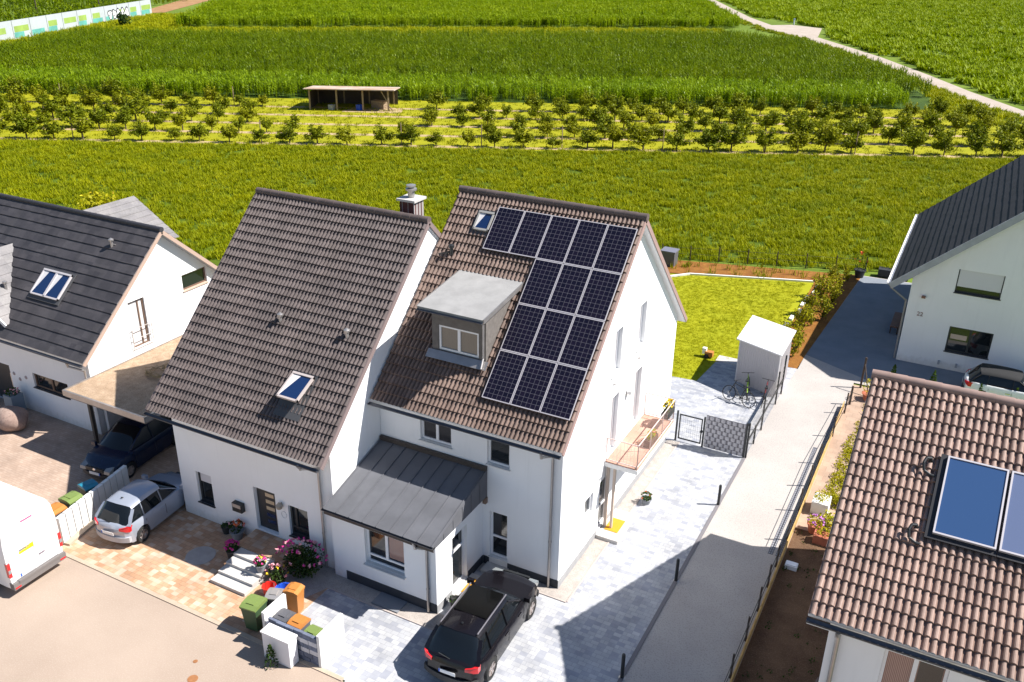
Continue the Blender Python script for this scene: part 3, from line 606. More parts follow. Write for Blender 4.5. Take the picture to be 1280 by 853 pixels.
part('fascia',MB().box(xl,xr,-4.24,-4.2,5.36,5.5),SOFFIT,D)
downpipe([(8.72,-4.36,5.5),(8.72,-4.25,5.3),(8.72,-3.93,5.1),(8.72,-3.93,.05)],ZINC,D,.055)
w=window(D,(0,-3.85,0),(1,0,0),(0,-1,0),*OD[0][:4],PVC,CURTAINP,.12,2,sill=CONCW)
part('shutter_rail',MB().box(9.66,11.11,-3.9,-3.86,5.13,5.2),WOOD,D)
part('pane',MB().box(10.46,10.95,-3.758,-3.752,3.83,5.04),GLASS,w)
for k in range(2):
    B=roof_basis(10.1+.03+k*1.36,-.2,YD,ZD,SD_,.16)
    f=MB().box(0,1.3,0,.04,0,.1).box(0,1.3,2.03,2.07,0,.1).box(0,.04,.04,2.03,0,.1).box(1.26,1.3,.04,2.03,0,.1)
    T=part('solar_collector',f,ALUF,D,None,B); part('glass',MB().box(.04,1.26,.04,2.03,.0,.075),(THERM,THERM2)[k],T,None,B)
    part('surround_and_shadow',MB().box(-.15 if k==0 else -.02,1.33,-.05,2.2,-.02,.02),plain('flashing_shadow_black',(.012,.012,.016),.5),T,None,B)  # black border, widened at the left to stand in for the collector's shadow
for y in (-.33,-1.88):
    B=roof_basis(9.78,y,YD,ZD,SD_,.05); mb=MB(); mb.lathe([(.06,0),(.06,.05),(.04,.1)],(0,0,0),10); mb.path([(0,0,.02),(0,0,.16),(-.1,.06,.22),(-.14,.2,.2),(-.1,.34,.1),(.05,.4,.06),(.16,.4,.04)],.035,8)
    part('collector_pipe',mb,BLACKM,D,40,B)
# ---------------------------------------------------------------- house 22
H=thing('white_house','white house numbered 22 with a steep black roof and two wide dark windows','house',(11,30,0))
Y0=24.22; EH,SH=4.2,.88; rx=12.4; RZ=EH+(rx-6.69)*SH
OH=[(9.52,11.5,4.05,5.22,.15),(9.68,11.62,.98,2.30,.15)]
zz=lambda x: EH+(x-6.69)*SH-.2
mb=MB(); wall(mb,(0,Y0,0),(1,0,0),(0,-1,0),[(7.6,-.1),(17.2,-.1),(17.2,zz(7.6)),(rx,zz(rx)),(7.6,zz(7.6))],OH)
wall(mb,(0,36.4,0),(1,0,0),(0,1,0),[(7.6,-.1),(17.2,-.1),(17.2,zz(7.6)),(rx,zz(rx)),(7.6,zz(7.6))])
for x,n_ in ((7.6,-1),(17.2,1)): wall(mb,(x,0,0),(0,1,0),(n_,0,0),[(Y0,-.1),(36.4,-.1),(36.4,zz(7.6)),(Y0,zz(7.6))])
part('wall',mb,WHITE2,H)
sl=math.hypot(rx-6.69,(rx-6.69)*SH)
tile_roof('roof',(rx,23.65,RZ),13.6,(-1,0,-SH),sl,TILE_22,GREYB,H,U=(0,1,0),roll=.33,course=.36,amp=0.0,step=.03,ns=2,th=.2)
tile_roof('roof',(rx,23.65,RZ),13.6,(1,0,-SH),sl,TILE_22,GREYB,H,U=(0,1,0),roll=.33,course=.36,amp=0.0,step=.03,ns=2,th=.2)
for q_ in (6.69,2*rx-6.69): part('verge_board',MB().bar((q_,23.6,EH-.16),(rx,23.6,RZ-.16),.06,.30),GREYB,H)
gutter((6.6,23.65,EH-.02),(6.6,37.2,EH-.02),SOFFIT,H,.1)
downpipe([(6.62,23.75,4.1),(6.75,23.8,3.9),(7.5,24.3,3.2),(7.5,24.3,.05)],plain('dull_pipe',(.25,.23,.22),.5),H)
for k,o in enumerate(OH):
    w=window(H,(0,Y0,0),(1,0,0),(0,-1,0),*o[:4],DARKF,GLASS,.15,1 if k==0 else 2,sill=DARKF)
    if k==0: part('roller_blind',MB().box(o[0]+.05,o[1]-.05,Y0+.08,Y0+.085,o[2]+.3,o[3]-.02),BLIND,w)
    else: part('curtain',MB().box(o[0]+.12,o[0]+.85,Y0+.125,Y0+.129,o[2]+.65,o[2]+.9),plain('pale_cloth',(.55,.42,.32),.8),w)
fc=bpy.data.curves.new('n','FONT'); fc.body='22'; fc.size=.3; fc.extrude=.012
fo=bpy.data.objects.new('n',fc); me=bpy.data.meshes.new_from_object(fo); bpy.data.objects.remove(fo); me.materials.clear(); me.materials.append(plain('number_brown',(.22,.14,.12),.6))
part('house_number',me,None,H,None,M.Translation((8.1,Y0-.02,2.55))@M.Rotation(PI/2,4,'X'))
part('wall_lamp',MB().box(8.16,8.34,Y0-.16,Y0-.002,3.52,3.62),plain('lamp_brown',(.2,.09,.06),.5),H)
for x in (9.55,10.35): part('garden_tap',MB().box(x-.05,x+.05,Y0-.14,Y0-.002,.25,.42),GREYB,H)
bn=thing('bench','dark brown wooden bench against the shaded side wall of house 22','bench',(7.15,28.6,0))
part('seat',MB().box(6.85,7.3,27.5,29.8,.4,.46),plain('bench_wood',(.16,.08,.05),.7,var=.2),bn); part('backrest',MB().box(7.3,7.36,27.5,29.8,.46,.85),plain('bench_wood2',(.16,.08,.05),.7,var=.2),bn)
for x,y in ((6.9,27.6),(7.25,27.6),(6.9,29.7),(7.25,29.7)): part('leg',MB().box(x-.03,x+.03,y-.03,y+.03,0,.4),WOODD,bn)
# ---------------------------------------------------------------- house with carport at the left (C)
Cc=thing('white_house','white house at the left edge with anthracite flat-tile roof and pale cross gables','house',(-26.5,4,0))
YC,ZC,SC=3.94,7.86,.9
OC=[(-24.85,-22.6,1.3,1.98,.14),(-27.9,-26.4,-.02,1.95,.2)]
OCG=[(1.9,2.75,3.05,5.15,.14),(4.9,6.35,4.68,5.42,.14)]
mb=MB(); FZ=3.74
wall(mb,(0,-.44,0),(1,0,0),(0,-1,0),[(-36,-.1),(-20.99,-.1),(-20.99,FZ),(-36,FZ)],OC)
gp=[(-.44,-.1),(8.3,-.1),(8.3,FZ),(YC,7.66),(-.44,FZ)]
wall(mb,(-20.99,0,0),(0,1,0),(1,0,0),gp,OCG); wall(mb,(-36,0,0),(0,1,0),(-1,0,0),gp)
wall(mb,(0,8.3,0),(1,0,0),(0,1,0),[(-36,-.1),(-20.99,-.1),(-20.99,FZ),(-36,FZ)])
part('wall',mb,WHITE,Cc)
sl=math.hypot(4.78,4.78*SC)
for s_ in (-1,1): tile_roof('roof',(-36.4,YC,ZC),15.7,(0,s_,-SC),sl,TILE_C,GREYB,Cc,roll=.33,course=.46,amp=.0,step=.035,ns=2)
ridge_caps((-36.4,YC,ZC+.0),(-20.68,YC,ZC+.0),RIDGE_C,Cc,.11,.4)
for y_ in (-.84,8.72): part('verge_board',MB().bar((-20.68,YC,ZC-.1),(-20.68,y_,3.46),.04,.16),plain('verge_wood',(.42,.30,.24),.7),Cc)
part('purlin',MB().box(-20.98,-20.72,6.9,7.05,4.75,4.9),SOFFIT,Cc)
gutter((-36.4,-.95,3.5),(-20.7,-.95,3.5),ZINCD,Cc); downpipe([(-21.6,-.95,3.42),(-21.6,-.9,3.25),(-21.05,-.6,3.05),(-21.05,-.6,.05)],ZINC,Cc)
window(Cc,(0,-.44,0),(1,0,0),(0,-1,0),*OC[0][:4],BROWNF,GLASS,.14,2,sill=DARKF)
dr=part('door',MB().box(-27.88,-26.42,-.28,-.24,0,1.93),DARKF,Cc); part('handle',MB().tube((-26.6,-.33,.8),(-26.6,-.33,1.5),.02),CHROME,dr)
w=window(Cc,(-20.99,0,0),(0,1,0),(1,0,0),*OCG[0][:4],BROWNF,BLINDW,.14,1,bars=((2.42,2.48,3.1,5.1),),name='french_window')
rl=MB(); 
for z in (3.1,3.5,3.95): rl.tube((-20.9,1.8,z),(-20.9,2.85,z),.015)
for y in (1.8,2.85): rl.tube((-20.9,y,3.05),(-20.9,y,3.97),.018)
part('railing',rl,STEEL,w,40)
window(Cc,(-20.99,0,0),(0,1,0),(1,0,0),*OCG[1][:4],BROWNF,GLASS,.14,1,sill=plain('sill_tan',(.5,.36,.28),.7))
skylight(Cc,-24.68,1.72,YC,ZC,SC,1.75,1.25,plain('pale_sash',(.50,.47,.48),.5),GLASSB,2)
vent_pipe(Cc,-22.75,3.0,YC,ZC,SC)
# front cross gable (pale slope facing right) and rear cross gable
def gable_front():
    # right slope is a quad between ridge, valley and eave
    mb=MB(); x0,z0=-28.5,6.42; xe,ze=-25.8,4.0
    P=[(x0,2.75,z0),(x0,-.9,z0),(xe,-.5,ze),(xe,.05,ze)]
    for k in range(8):
        t0,t1=k/8,(k+1)/8; A0,A1=V(P[0]).lerp(V(P[3]),t0),V(P[0]).lerp(V(P[3]),t1); B0,B1=V(P[1]).lerp(V(P[2]),t0),V(P[1]).lerp(V(P[2]),t1)
        up=V((0,0,.03)); mb.quad(A0,B0,B1+up,A1+up); mb.quad(A1+up,B1+up,B1,A1)
    mb.quad((x0,2.75,z0),(x0,-.9,z0),(x0-2.7,-.5,ze),(x0-2.7,.05,ze))
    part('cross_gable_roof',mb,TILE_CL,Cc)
    part('cross_gable_wall',MB().prism([(x0-2.5,-.3,3.0),(xe-.15,-.3,3.0),(xe-.15,-.3,ze+.05),(x0,-.3,z0-.12),(x0-2.5,-.3,ze+.05)],(0,.1,0)),WHITE,Cc)
    part('cross_gable_trim',MB().bar((x0,-.92,z0-.04),(xe,-.52,ze-.04),.05,.14),SOFFIT,Cc); part('valley_gutter',MB().bar((x0,2.8,z0+.02),(xe+.02,.1,ze+.03),.1,.03),SOFFIT,Cc)
gable_front()
for x_,z_ in ((-26.15,1.62),(-25.8,1.43),(-25.35,1.62)): part('wall_ornament',MB().lathe([(.09,0),(.07,.02),(.01,.025)],(0,0,0),10),plain('ornament',(.36,.30,.30),.7),Cc,None,M.Translation((x_,-.442,z_))@M.Rotation(PI/2,4,'X'))
p=V((-27.0,.6,5.1)); part('roof_vent',MB().tube(p-V((0,0,.1)),p+V((0,0,.25)),.06,n=10).lathe([(.1,.24),(.1,.32),(.02,.36)],p,10),ZINC,Cc,40)
GX,GZ=-26.25,7.74
mb=MB()
for sgn in (1,-1):
    for k in range(9):
        w0,w1=2.7*k/9,2.7*(k+1)/9
        P=lambda w,y,dz=0:(GX+sgn*w,y,GZ-.6*w+dz)
        yv=lambda w:3.94+.66*w
        mb.quad(P(w0,yv(w0)),P(w0,7.35),P(w1,7.35,.03),P(w1,yv(w1),.03)); mb.quad(P(w1,yv(w1),.03),P(w1,7.35,.03),P(w1,7.35),P(w1,yv(w1)))
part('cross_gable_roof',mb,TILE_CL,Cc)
part('cross_gable_wall',MB().prism([(GX-2.5,7.1,4.2),(GX+2.5,7.1,4.2),(GX+2.5,7.1,GZ-1.6),(GX,7.1,GZ-.1),(GX-2.5,7.1,GZ-1.6)],(0,.1,0)),WHITE,Cc)
# carport
cp=thing('carport','carport with flat gravelled roof between the anthracite-roofed house and the brick-chimney house','carport',(-18.7,3,0))
part('roof_slab',MB().box(-20.95,-16.45,-1.72,7.6,2.42,2.66),plain('carport_fascia',(.16,.135,.12),.7,var=.1),cp)
part('roof_trim',MB().box(-20.98,-16.42,-1.78,-1.7,2.5,2.74).box(-16.46,-16.40,-1.7,7.6,2.5,2.74).box(-20.985,-20.93,-1.7,7.6,2.6,2.74),ZINC,cp)
part('gravel',MB().box(-20.93,-16.46,-1.7,7.6,2.661,2.69),ground('roof_gravel',(.33,.23,.15),(.45,.33,.23),3,(.13,.09,.06),28,.9,bmp=.03,bs=35),cp)
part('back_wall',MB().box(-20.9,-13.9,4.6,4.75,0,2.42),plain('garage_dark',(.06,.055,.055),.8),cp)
part('side_wall',MB().box(-20.9,-20.75,-.2,4.6,0,2.42),WHITE2,cp)
for x,y in ((-20.6,-1.0),(-16.6,2.3),(-16.6,4.3)): part('post',MB().box(x-.06,x+.06,y-.06,y+.06,0,2.42),plain('post_dark',(.09,.075,.065),.7),cp)
mb=MB()
for _ in range(60):
    a=random.uniform(0,2*PI);r0=random.uniform(.35,.6);b=a+random.uniform(.4,1.2)
    mb.path([(r0*math.cos(a),r0*math.sin(a)*.8,random.uniform(0,.2)),(r0*1.1*math.cos((a+b)/2),r0*.9*math.sin((a+b)/2),random.uniform(.05,.28)),(r0*math.cos(b),r0*math.sin(b)*.8,random.uniform(0,.2))],.012,4)
single('twig_wreath',mb,plain('twig',(.34,.24,.12),.9,var=.3),'round wreath of dry twigs lying on the gravelled carport roof','wreath',(-18.75,1.15,2.69))
# ---------------------------------------------------------------- garden shed
sh=thing('garden_shed','pale metal garden shed with ribbed walls and a white mono-pitch roof','shed',(2.1,18.4,0))
mb=MB(); zr=lambda y: 2.12+(y-17.1)*.1
def ribbed(a,b,z0,za,zb):
    a=V(a);b=V(b);n=int((b-a).length/.11); d=(b-a); nn=V((d.y,-d.x,0)).normalized()
    for i in range(n):
        for t0,t1,o0,o1 in ((0,.5,0,0),(.5,.62,0,.02),(.62,.88,.02,.02),(.88,1,.02,0)):
            p=a+d*((i+t0)/n)+nn*o0;q=a+d*((i+t1)/n)+nn*o1; f0=(i+t0)/n;f1=(i+t1)/n
            mb.quad((p.x,p.y,z0),(q.x,q.y,z0),(q.x,q.y,za+(zb-za)*f1),(p.x,p.y,za+(zb-za)*f0))
c=[(1.08,17.78),(3.12,17.0),(3.14,19.3),(1.1,20.1)]
for i in range(4): ribbed((*c[i],0),(*c[(i+1)%4],0),0,2.15 if i in (0,1) else 2.4,2.15 if i in (0,3) else 2.4)
part('wall',mb,plain('shed_metal',(.50,.47,.49),.5,.1),sh)
part('roof',MB().prism([(.92,17.66,2.2),(3.22,16.78,2.2),(3.28,19.4,2.45),(.98,20.28,2.45)],(0,0,.06)),plain('shed_roof',(.72,.70,.71),.5),sh)
part('corner_trim',MB().tube((1.08,17.78,0),(1.08,17.78,2.15),.035,n=6).tube((3.12,17.0,0),(3.12,17.0,2.15),.035,n=6),plain('shed_trim',(.6,.58,.6),.5),sh)
# ---------------------------------------------------------------- gate, privacy panel, mesh fence
gt=thing('garden_gate','black metal garden gate with an open wire field beside the balcony','gate',(.9,11.03,0))
part('gate_frame',MB().box(.42,.47,11.0,11.04,.12,1.3).box(1.36,1.41,11.0,11.04,.12,1.3).box(.47,1.36,11.0,11.04,.12,.17).box(.47,1.36,11.0,11.04,1.25,1.3),BLACKM,gt)
for x in (.33,1.49): part('post',MB().box(x-.035,x+.035,10.98,11.05,0,1.42),BLACKM,gt)
wm=MB()
for i in range(10): x=.5+i*.09; wm.tube((x,11.02,.16),(x,11.02,1.26),.003,n=4,cap=False)
for i in range(6): z=.3+i*.19; wm.tube((.46,11.02,z),(1.37,11.02,z),.003,n=4,cap=False)
part('wire_mesh',wm,BLACKM,gt); part('handle',MB().box(1.34,1.44,10.95,11.09,.68,.74),BLACKM,gt)
pv=thing('privacy_panel','grey woven privacy panel between the black gate and the mesh fence','screen',(2.4,11.03,0))
pm=MB(); Wp=(3.2-1.55); nc,nr=7,8
for r_ in range(nr):
    for c_ in range(nc+1):
        z0=.05+r_*1.5/nr;z1=z0+1.5/nr; xo=-.5 if r_%2 else 0; x0=max(1.55,1.55+(c_+xo)*Wp/nc);x1=min(3.2,1.55+(c_+xo+1)*Wp/nc)
        if x1-x0<.02: continue
        k=6; ys=[11.0-.035*math.sin(PI*i/k) for i in range(k+1)]
        for i in range(k): pm.quad((x0+(x1-x0)*i/k,ys[i],z0+.008),(x0+(x1-x0)*(i+1)/k,ys[i+1],z0+.008),(x0+(x1-x0)*(i+1)/k,ys[i+1],z1-.008),(x0+(x1-x0)*i/k,ys[i],z1-.008),1 if 0<i<5 else 0)
pm.box(1.55,3.2,11.0,11.02,.05,1.55)
part('weave',pm,[plain('woven_grey',(.17,.165,.185),.7,var=.12,scale=8),plain('woven_pale',(.36,.355,.385),.7,var=.1,scale=8)],pv); part('post',MB().box(3.2,3.27,10.97,11.05,0,1.62),BLACKM,pv)
mf=thing('mesh_fence','anthracite wire mesh fence along the lane edge by the shed','fence',(3.3,15.5,0))
for y,h in ((12.33,.9),(13.64,1.66),(16.33,1.66),(17.49,2.0),(11.06,1.62)): part('post',MB().box(3.28,3.35,y-.035,y+.035,0,h),BLACKM,mf)
wm=MB()
for i in range(int((17.4-11.1)/.1)): y=11.1+i*.1; wm.tube((3.31,y,.05),(3.31,y,1.55),.0028,n=4,cap=False)
for i in range(8): z=.06+i*.21; wm.tube((3.31,11.1,z),(3.31,17.45,z),.004,n=4,cap=False)
part('wire_mesh',wm,STEEL,mf); part('rail',MB().box(3.285,3.335,11.1,17.45,.72,.84),BLACKM,mf)
# yard fence on the right of the lane
yf=thing('yard_fence','thin wooden post and wire fence between the lane and the side yard','fence',(6.1,5,0))
ys=[-6.5,-4.6,-3,-1.1,.6,2.1,3.4,4.6,6.3,8.3,10.2,12.05,14.6,17.0]
for i,y in enumerate(ys): x=6.03 if y<12 else 6.03+(y-12)*.045; part('post',MB().tube((x,y,0),(x+.02,y+random.uniform(-.04,.04),random.uniform(.9,1.08)),.035,.03,8),WOODD,yf,40)
part('post',MB().tube((6.32,18.0,0),(6.33,18.0,.95),.05,.045,8),WOODD,yf,40); part('post',MB().tube((6.5,20.0,0),(6.52,20,1.6),.05,.045,8),WOODD,yf,40); part('brace',MB().tube((6.52,19.9,1.3),(6.95,19.2,.1),.03,n=7),WOODD,yf)
part('edge_board',MB().box(6.1,6.14,-10,17.6,0,.3),plain('larch_board',(.46,.29,.10),.8,var=.2,scale=4),yf)
wm=MB()
for z in (.45,.75): wm.tube((6.06,-10,z),(6.06,12,z),.012,n=5); wm.tube((6.06,12,z),(6.35,18,z),.012,n=5)
part('wire',wm,BLACKM,yf)
for x,y1 in ((5.96,17.0),(5.7,13.3)):  # flat dark strips with paler cells: likely fence-rail shadow built as solid strips
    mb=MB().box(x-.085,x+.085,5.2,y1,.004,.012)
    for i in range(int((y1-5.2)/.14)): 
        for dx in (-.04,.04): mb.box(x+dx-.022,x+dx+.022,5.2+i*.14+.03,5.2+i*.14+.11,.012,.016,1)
    single('lane_strip',mb,[plain('strip_dark',(.10,.10,.115),.6),plain('strip_light',(.26,.26,.28),.6)],'long grey strip with paler cells in the lane, %s'%('nearest the yard fence, reaching farther back' if x>5.8 else 'farther from the yard fence, the shorter one'),'drain grate',(0,0,0),'dark strips in the lane')
# bollards along the lane
for k,(x,y,l) in enumerate(((3.28,7.21,'farthest bollard, in full sun, beside the lane'),(3.28,2.25,'middle bollard, standing in the roof shadow beside the lane'),(3.28,-2.6,'nearest bollard, deep in shadow at the bottom of the lane edge'))):
    if k==0:
        b0=thing('bollard','slim black '+l,'bollard',(x,y,0),'black bollards along the lane')
        lp('post',MB().lathe([(.055,0),(.055,.86),(.045,.89),(.01,.9)],(0,0,0),14),BLACKM,b0,40); lp('base_plate',MB().lathe([(.1,.004),(.1,.02),(.06,.024)],(0,0,0),14),STEEL,b0,40)
    else:
        o=copy_tree(b0); o.matrix_basis=M.Translation((x,y,0)); o['label']='slim black '+l
# concrete slab fence at the left
cf=thing('slab_fence','white concrete slab fence between the silver hatchback and the beige driveway','fence',(-16.4,-4.5,0))
a=V((-16.0,-6.2,0));b=V((-16.72,-2.7,0));d=(b-a);L=d.length;d/=L;nn=V((d.y,-d.x,0))
for i in range(11): part('slab',MB().obox(a,d,(0,0,1),nn,i*L/11+.02,(i+1)*L/11-.02,0,1.08,-.07,.07),CONCW,cf)
part('end_slab',MB().obox(a,nn,(0,0,1),d,-1.0,-.08,0,1.08,-.1,.02),plain('end_concrete',(.45,.37,.33),.8,var=.1),cf)
part('kerb',MB().obox(a,d,(0,0,1),nn,0,L+.2,0,.09,.075,.3),KERB,cf)
# ---------------------------------------------------------------- vehicles
def wheel_mesh(r,w):
    tyre=MB(); pr=[(r*.62,-w/2),(r*.93,-w/2),(r,-w*.32),(r,w*.32),(r*.93,w/2),(r*.62,w/2)]
    tyre.lathe(pr,(0,0,0),24,cap=False); tyre.v=[(z,x,y) for x,y,z in tyre.v]
    rim=MB(); rim.lathe([(r*.64,-w*.42),(r*.64,w*.42),(r*.58,w*.46),(r*.56,w*.2),(.02,w*.16)],(0,0,0),24,cap=False)
    for k in range(5):
        for da in (-.12,.12):
            a=2*PI*k/5; rim.bar((r*.08*math.cos(a),r*.08*math.sin(a),w*.36),(r*.6*math.cos(a+da),r*.6*math.sin(a+da),w*.42),r*.1,w*.1)
    rim.lathe([(r*.13,w*.3),(r*.13,w*.44),(.01,w*.45)],(0,0,0),10)
    rim.v=[(z,x,y) for x,y,z in rim.v]
    return tyre.mesh('tyre',RUBBER,40),rim.mesh('rim',ALLOY,40)
def car(name,label,cat,x,y,rot,L,W,H,belt,hood,gh,paint,wb,wr,deck=None,rail=False,sunroof=False,group=None,roofm=None,soft=False,bpill=.0,bump=None):
    """belt: belt-line z, hood: list of (y,z) of the body top, gh=(rear glass base, roof rear, roof front, windscreen base) as y"""
    T=thing(name,label,cat,(x,y,0),group,rot)
    ax=(-wb/2,wb/2); 
    ys=sorted(set(list(np.linspace(-L/2,L/2,46))+[a+d for a in ax for d in np.linspace(-wr*1.22,wr*1.22,15)]+[-L/2+.02,-L/2+.06,-L/2+.14,L/2-.02,L/2-.06,L/2-.14]))
    bend=lambda x,y: y-(1 if y>0 else -1)*.24*(abs(x)/(W/2))**2.6*min(1,max(0,(abs(2*y/L)-.72)/.28))
    hy=[p[0] for p in hood];hz=[p[1] for p in hood]
    mb=MB();rows=[]
    for yy in ys:
        t=2*yy/L; w=W/2*(1-.16*abs(t)**6-.10*max(0,abs(t)-.93)/.07); zt=float(np.interp(yy,hy,hz))
        zb=.20+.14*max(0,abs(t)-.9)/.1; zb2=zb
        for a in ax:
            q=(wr+.045)**2-(yy-a)**2
            if q>0: zb2=max(zb2,wr+math.sqrt(q)-.0)
        zm=max(zb2+.02,.5*zt+.12); zs=max(zm+.03,zt-.10)
        fl_=.02 if zb2>zb+.02 else 0
        rows.append([(0,yy,zb2),(w*.80,yy,zb2),(w*.955+fl_,yy,zb2),(w*1.0+fl_,yy,zm),(w*.985,yy,zs),(w*.93,yy,zt-.015),(w*.86,yy,zt),(w*.45,yy,zt+.03),(0,yy,zt+.04)])
    rows=[[(p[0],bend(p[0],p[1]),p[2]) for p in r_] for r_ in rows]
    n=9; full=[[*r_,*[(-p[0],p[1],p[2]) for p in r_[-2:0:-1]]] for r_ in rows]; m=len(full[0])
    for r_ in full: mb.v.extend(r_)
    for i in range(len(full)-1):
        for j in range(m): mb.f.append((i*m+j,i*m+(j+1)%m,(i+1)*m+(j+1)%m,(i+1)*m+j)); mb.m.append(0)
    for i in (0,len(full)-1): mb.f.append(tuple(i*m+j for j in range(m))); mb.m.append(0)
    body=lp('body',mb,paint,T,35)
    # greenhouse
    a,b,c,d=gh; bw=W/2*.90; tw=W/2*.70
    ys2=[a,a+(b-a)*.5,b]+list(np.linspace(b,c,8)[1:-1])+[c,c+(d-c)*.5,d]
    def sec(yy):
        zb=float(np.interp(yy,hy,hz))-.01
        f=min(1,max(0,(yy-a)/(b-a))) if yy<b else (min(1,max(0,(d-yy)/(d-c))) if yy>c else 1)
        crown=-.035*((yy-(b+c)/2)/((c-b)/2+.01))**2 if b<=yy<=c else -.035
        z=zb+(H+crown-zb)*f+.02*(1-f); tt=bw+(tw-bw)*f*.95
        e=1-.06*(abs(yy-(b+c)/2)/((d-a)/2))**2
        cv=lambda x: yy+(.16 if yy<(b+c)/2 else -.20)*(x/bw)**2*min(1,max(0,(abs(yy-(b+c)/2)-(c-b)*.3)/((c-b)*.2)))
        return [(x,cv(x),q) for x,q in ((bw*e,zb),(tt*e+.0,z-.10*f),(tt*e-.06,z-.025*f),(tt*e-.2,z+.012*f),(0,z+.035*f))]
    def loft(yl,idx,off=0):
        g=MB();sc=[sec(q) for q in yl]
        for s_ in sc:
            r_=[s_[i] for i in idx]; r_=[(p[0]+off if p[0]>0 else 0,p[1],p[2]+off) for p in r_]; g.v.extend(r_+[(-p[0],p[1],p[2]) for p in r_[-2::-1]])
        k=2*len(idx)-1
        for i in range(len(sc)-1):
            for j in range(k-1): g.f.append((i*k+j,i*k+j+1,(i+1)*k+j+1,(i+1)*k+j)); g.m.append(0)
        return g
    lp('glass',loft(ys2,[0,1,2,3,4]),CARGL,T,50)
    rp=roofm or paint
    rt=lp('roof',loft([q for q in ys2 if b-1e-6<=q<=c+1e-6],[1,2,3,4],.010),rp,T,50)
    def pt(yy,i,s_): p=sec(yy)[i]; return V((s_*(p[0]+.006),p[1],p[2]))
    for s_ in (1,-1):
        for yl,wd in (((d,c+(d-c)*.5,c),.07),((a,a+(b-a)*.5,b),.16 if not soft else .1)):
            pl=MB()
            for q0,q1 in zip(yl[:-1],yl[1:]): pl.bar(pt(q0,1 if q0 not in (a,d) else 0,s_),pt(q1,1,s_),wd,.03)
            lp('pillar',pl,rp,T)
        lp('pillar',MB().bar(pt(bpill,0,s_),pt(bpill,1,s_),.07,.02,up=(0,1,0)),rp,T)
        k=a+(b-a)*.9+.45; lp('pillar',MB().bar(pt(k,0,s_),pt(k+.04,1,s_),.09,.02,up=(0,1,0)),rp,T)
    ty,rim=wheel_mesh(wr,.22)
    for sx in (1,-1):
        for yy in ax:
            B=local(T,M.Translation((sx*(W/2-.10),yy,wr))@(M.Identity(4) if sx>0 else M.Rotation(PI,4,'Z')))
            wh=part('wheel',ty,None,T,None,B); part('rim',rim,None,wh,None,B)
    zr=float(np.interp(-L/2+.15,hy,hz)); zf=float(np.interp(L/2-.25,hy,hz))
    for sx in (1,-1):
        x0,x1=sorted((sx*W*.30,sx*W*.475)); lp('tail_light',MB().prism([(sx*W*.28,bend(W*.28,-L/2)-.012,zr-.17),(sx*W*.28,bend(W*.28,-L/2)-.012,zr-.07),(sx*W*.40,bend(W*.40,-L/2)-.012,zr-.03),(sx*W*.455,bend(W*.455,-L/2)+.03,zr-.03),(sx*W*.455,bend(W*.455,-L/2)+.03,zr-.24),(sx*W*.40,bend(W*.40,-L/2)-.012,zr-.21)],(0,.16,0)),REDL,T)
        x0,x1=sorted((sx*W*.25,sx*W*.405)); lp('headlight',MB().prism([(x0,L/2-.30,zf-.02),(x0,L/2-.02,zf-.12),(x0,L/2+.005,zf-.24),(x0,L/2-.3,zf-.24)],(x1-x0,0,0)),CLEARL,T)
        ym=d-.12; x0,x1=sorted((sx*(W/2*.93),sx*(W/2*.93+.2))); lp('mirror',MB().obox((0,0,0),(1,0,0),(0,1,0),(0,0,1),x0,x1,ym-.06,ym+.06,belt-.02,belt+.13),paint,T)
        for yh in (bpill-.15,bpill+.75): x0,x1=sorted((sx*(W/2*.99),sx*(W/2*.99+.025))); lp('door_handle',MB().box(x0,x1,yh-.1,yh+.1,belt-.2,belt-.165),paint if not soft else CHROME,T)
        if rail: lp('roof_rail',MB().tube((sx*(tw-.07),b+.1,H+.035),(sx*(tw-.07),c-.05,H+.035),.022,n=8),plain('rail_metal',(.30,.28,.30),.3,.7),T,40)
    xs_=[W*.45*(i/5-1) for i in range(11)]
    for sg,z0_,z1_,mm in ((-1,.30,.50,bump or TRIM),(1,.28,.46,TRIM)):
        pl_=[(x_,bend(x_,sg*L/2)+sg*.025,z0_) for x_ in xs_]; pl_+=[(x_,bend(x_,sg*L/2)-sg*.08,z0_) for x_ in xs_[::-1]]
        lp('bumper',MB().prism(pl_,(0,0,z1_-z0_)),mm,T,40)
    lp('wiper',MB().bar((.02,-L/2+.12,zr+.03),(-.34,a+.02,belt+.10),.022,.015),BLACKM,T)
    for sx in (1,-1):
        for ys_ in (bpill,bpill-.95,bpill+1.05):
            x0,x1=sorted((sx*W*.497,sx*(W*.5+.004))); lp('door_seam',MB().box(x0,x1,ys_-.006,ys_+.006,.42,belt-.12),BLACKM,T)
    for yy,zz_ in ((-L/2-.035,.62 if rail else .58),(L/2+.024,.42)):
        p_=lp('licence_plate',MB().box(-.26,.26,yy-.006,yy+.006,zz_,zz_+.115),PLATE,T)
        lp('plate_band',MB().box(-.26,-.215,yy-.0075,yy+.0075,zz_+.002,zz_+.113),plain('plate_blue',(.02,.1,.5),.4),p_)
    lp('badge',MB().lathe([(.07,0),(.065,.012),(.02,.014)],(0,0,0),14),CHROME,T,40).matrix_basis=local(T,M.Translation((0,L/2+.012,zf-.14))@M.Rotation(-PI/2,4,'X'))
    lp('grille',MB().box(-W*.24,W*.24,L/2-.08,L/2+.012,.56,zf-.08),BLACKM,T)
    if sunroof: lp('sunroof',MB().obox((0,0,0),(1,0,0),(0,1,0),(0,0,1),-.52,.52,b+.75,c-.08,H+.012,H+.052),plain('sunroof_glass',(.005,.005,.005),.06,spec=.3),T)
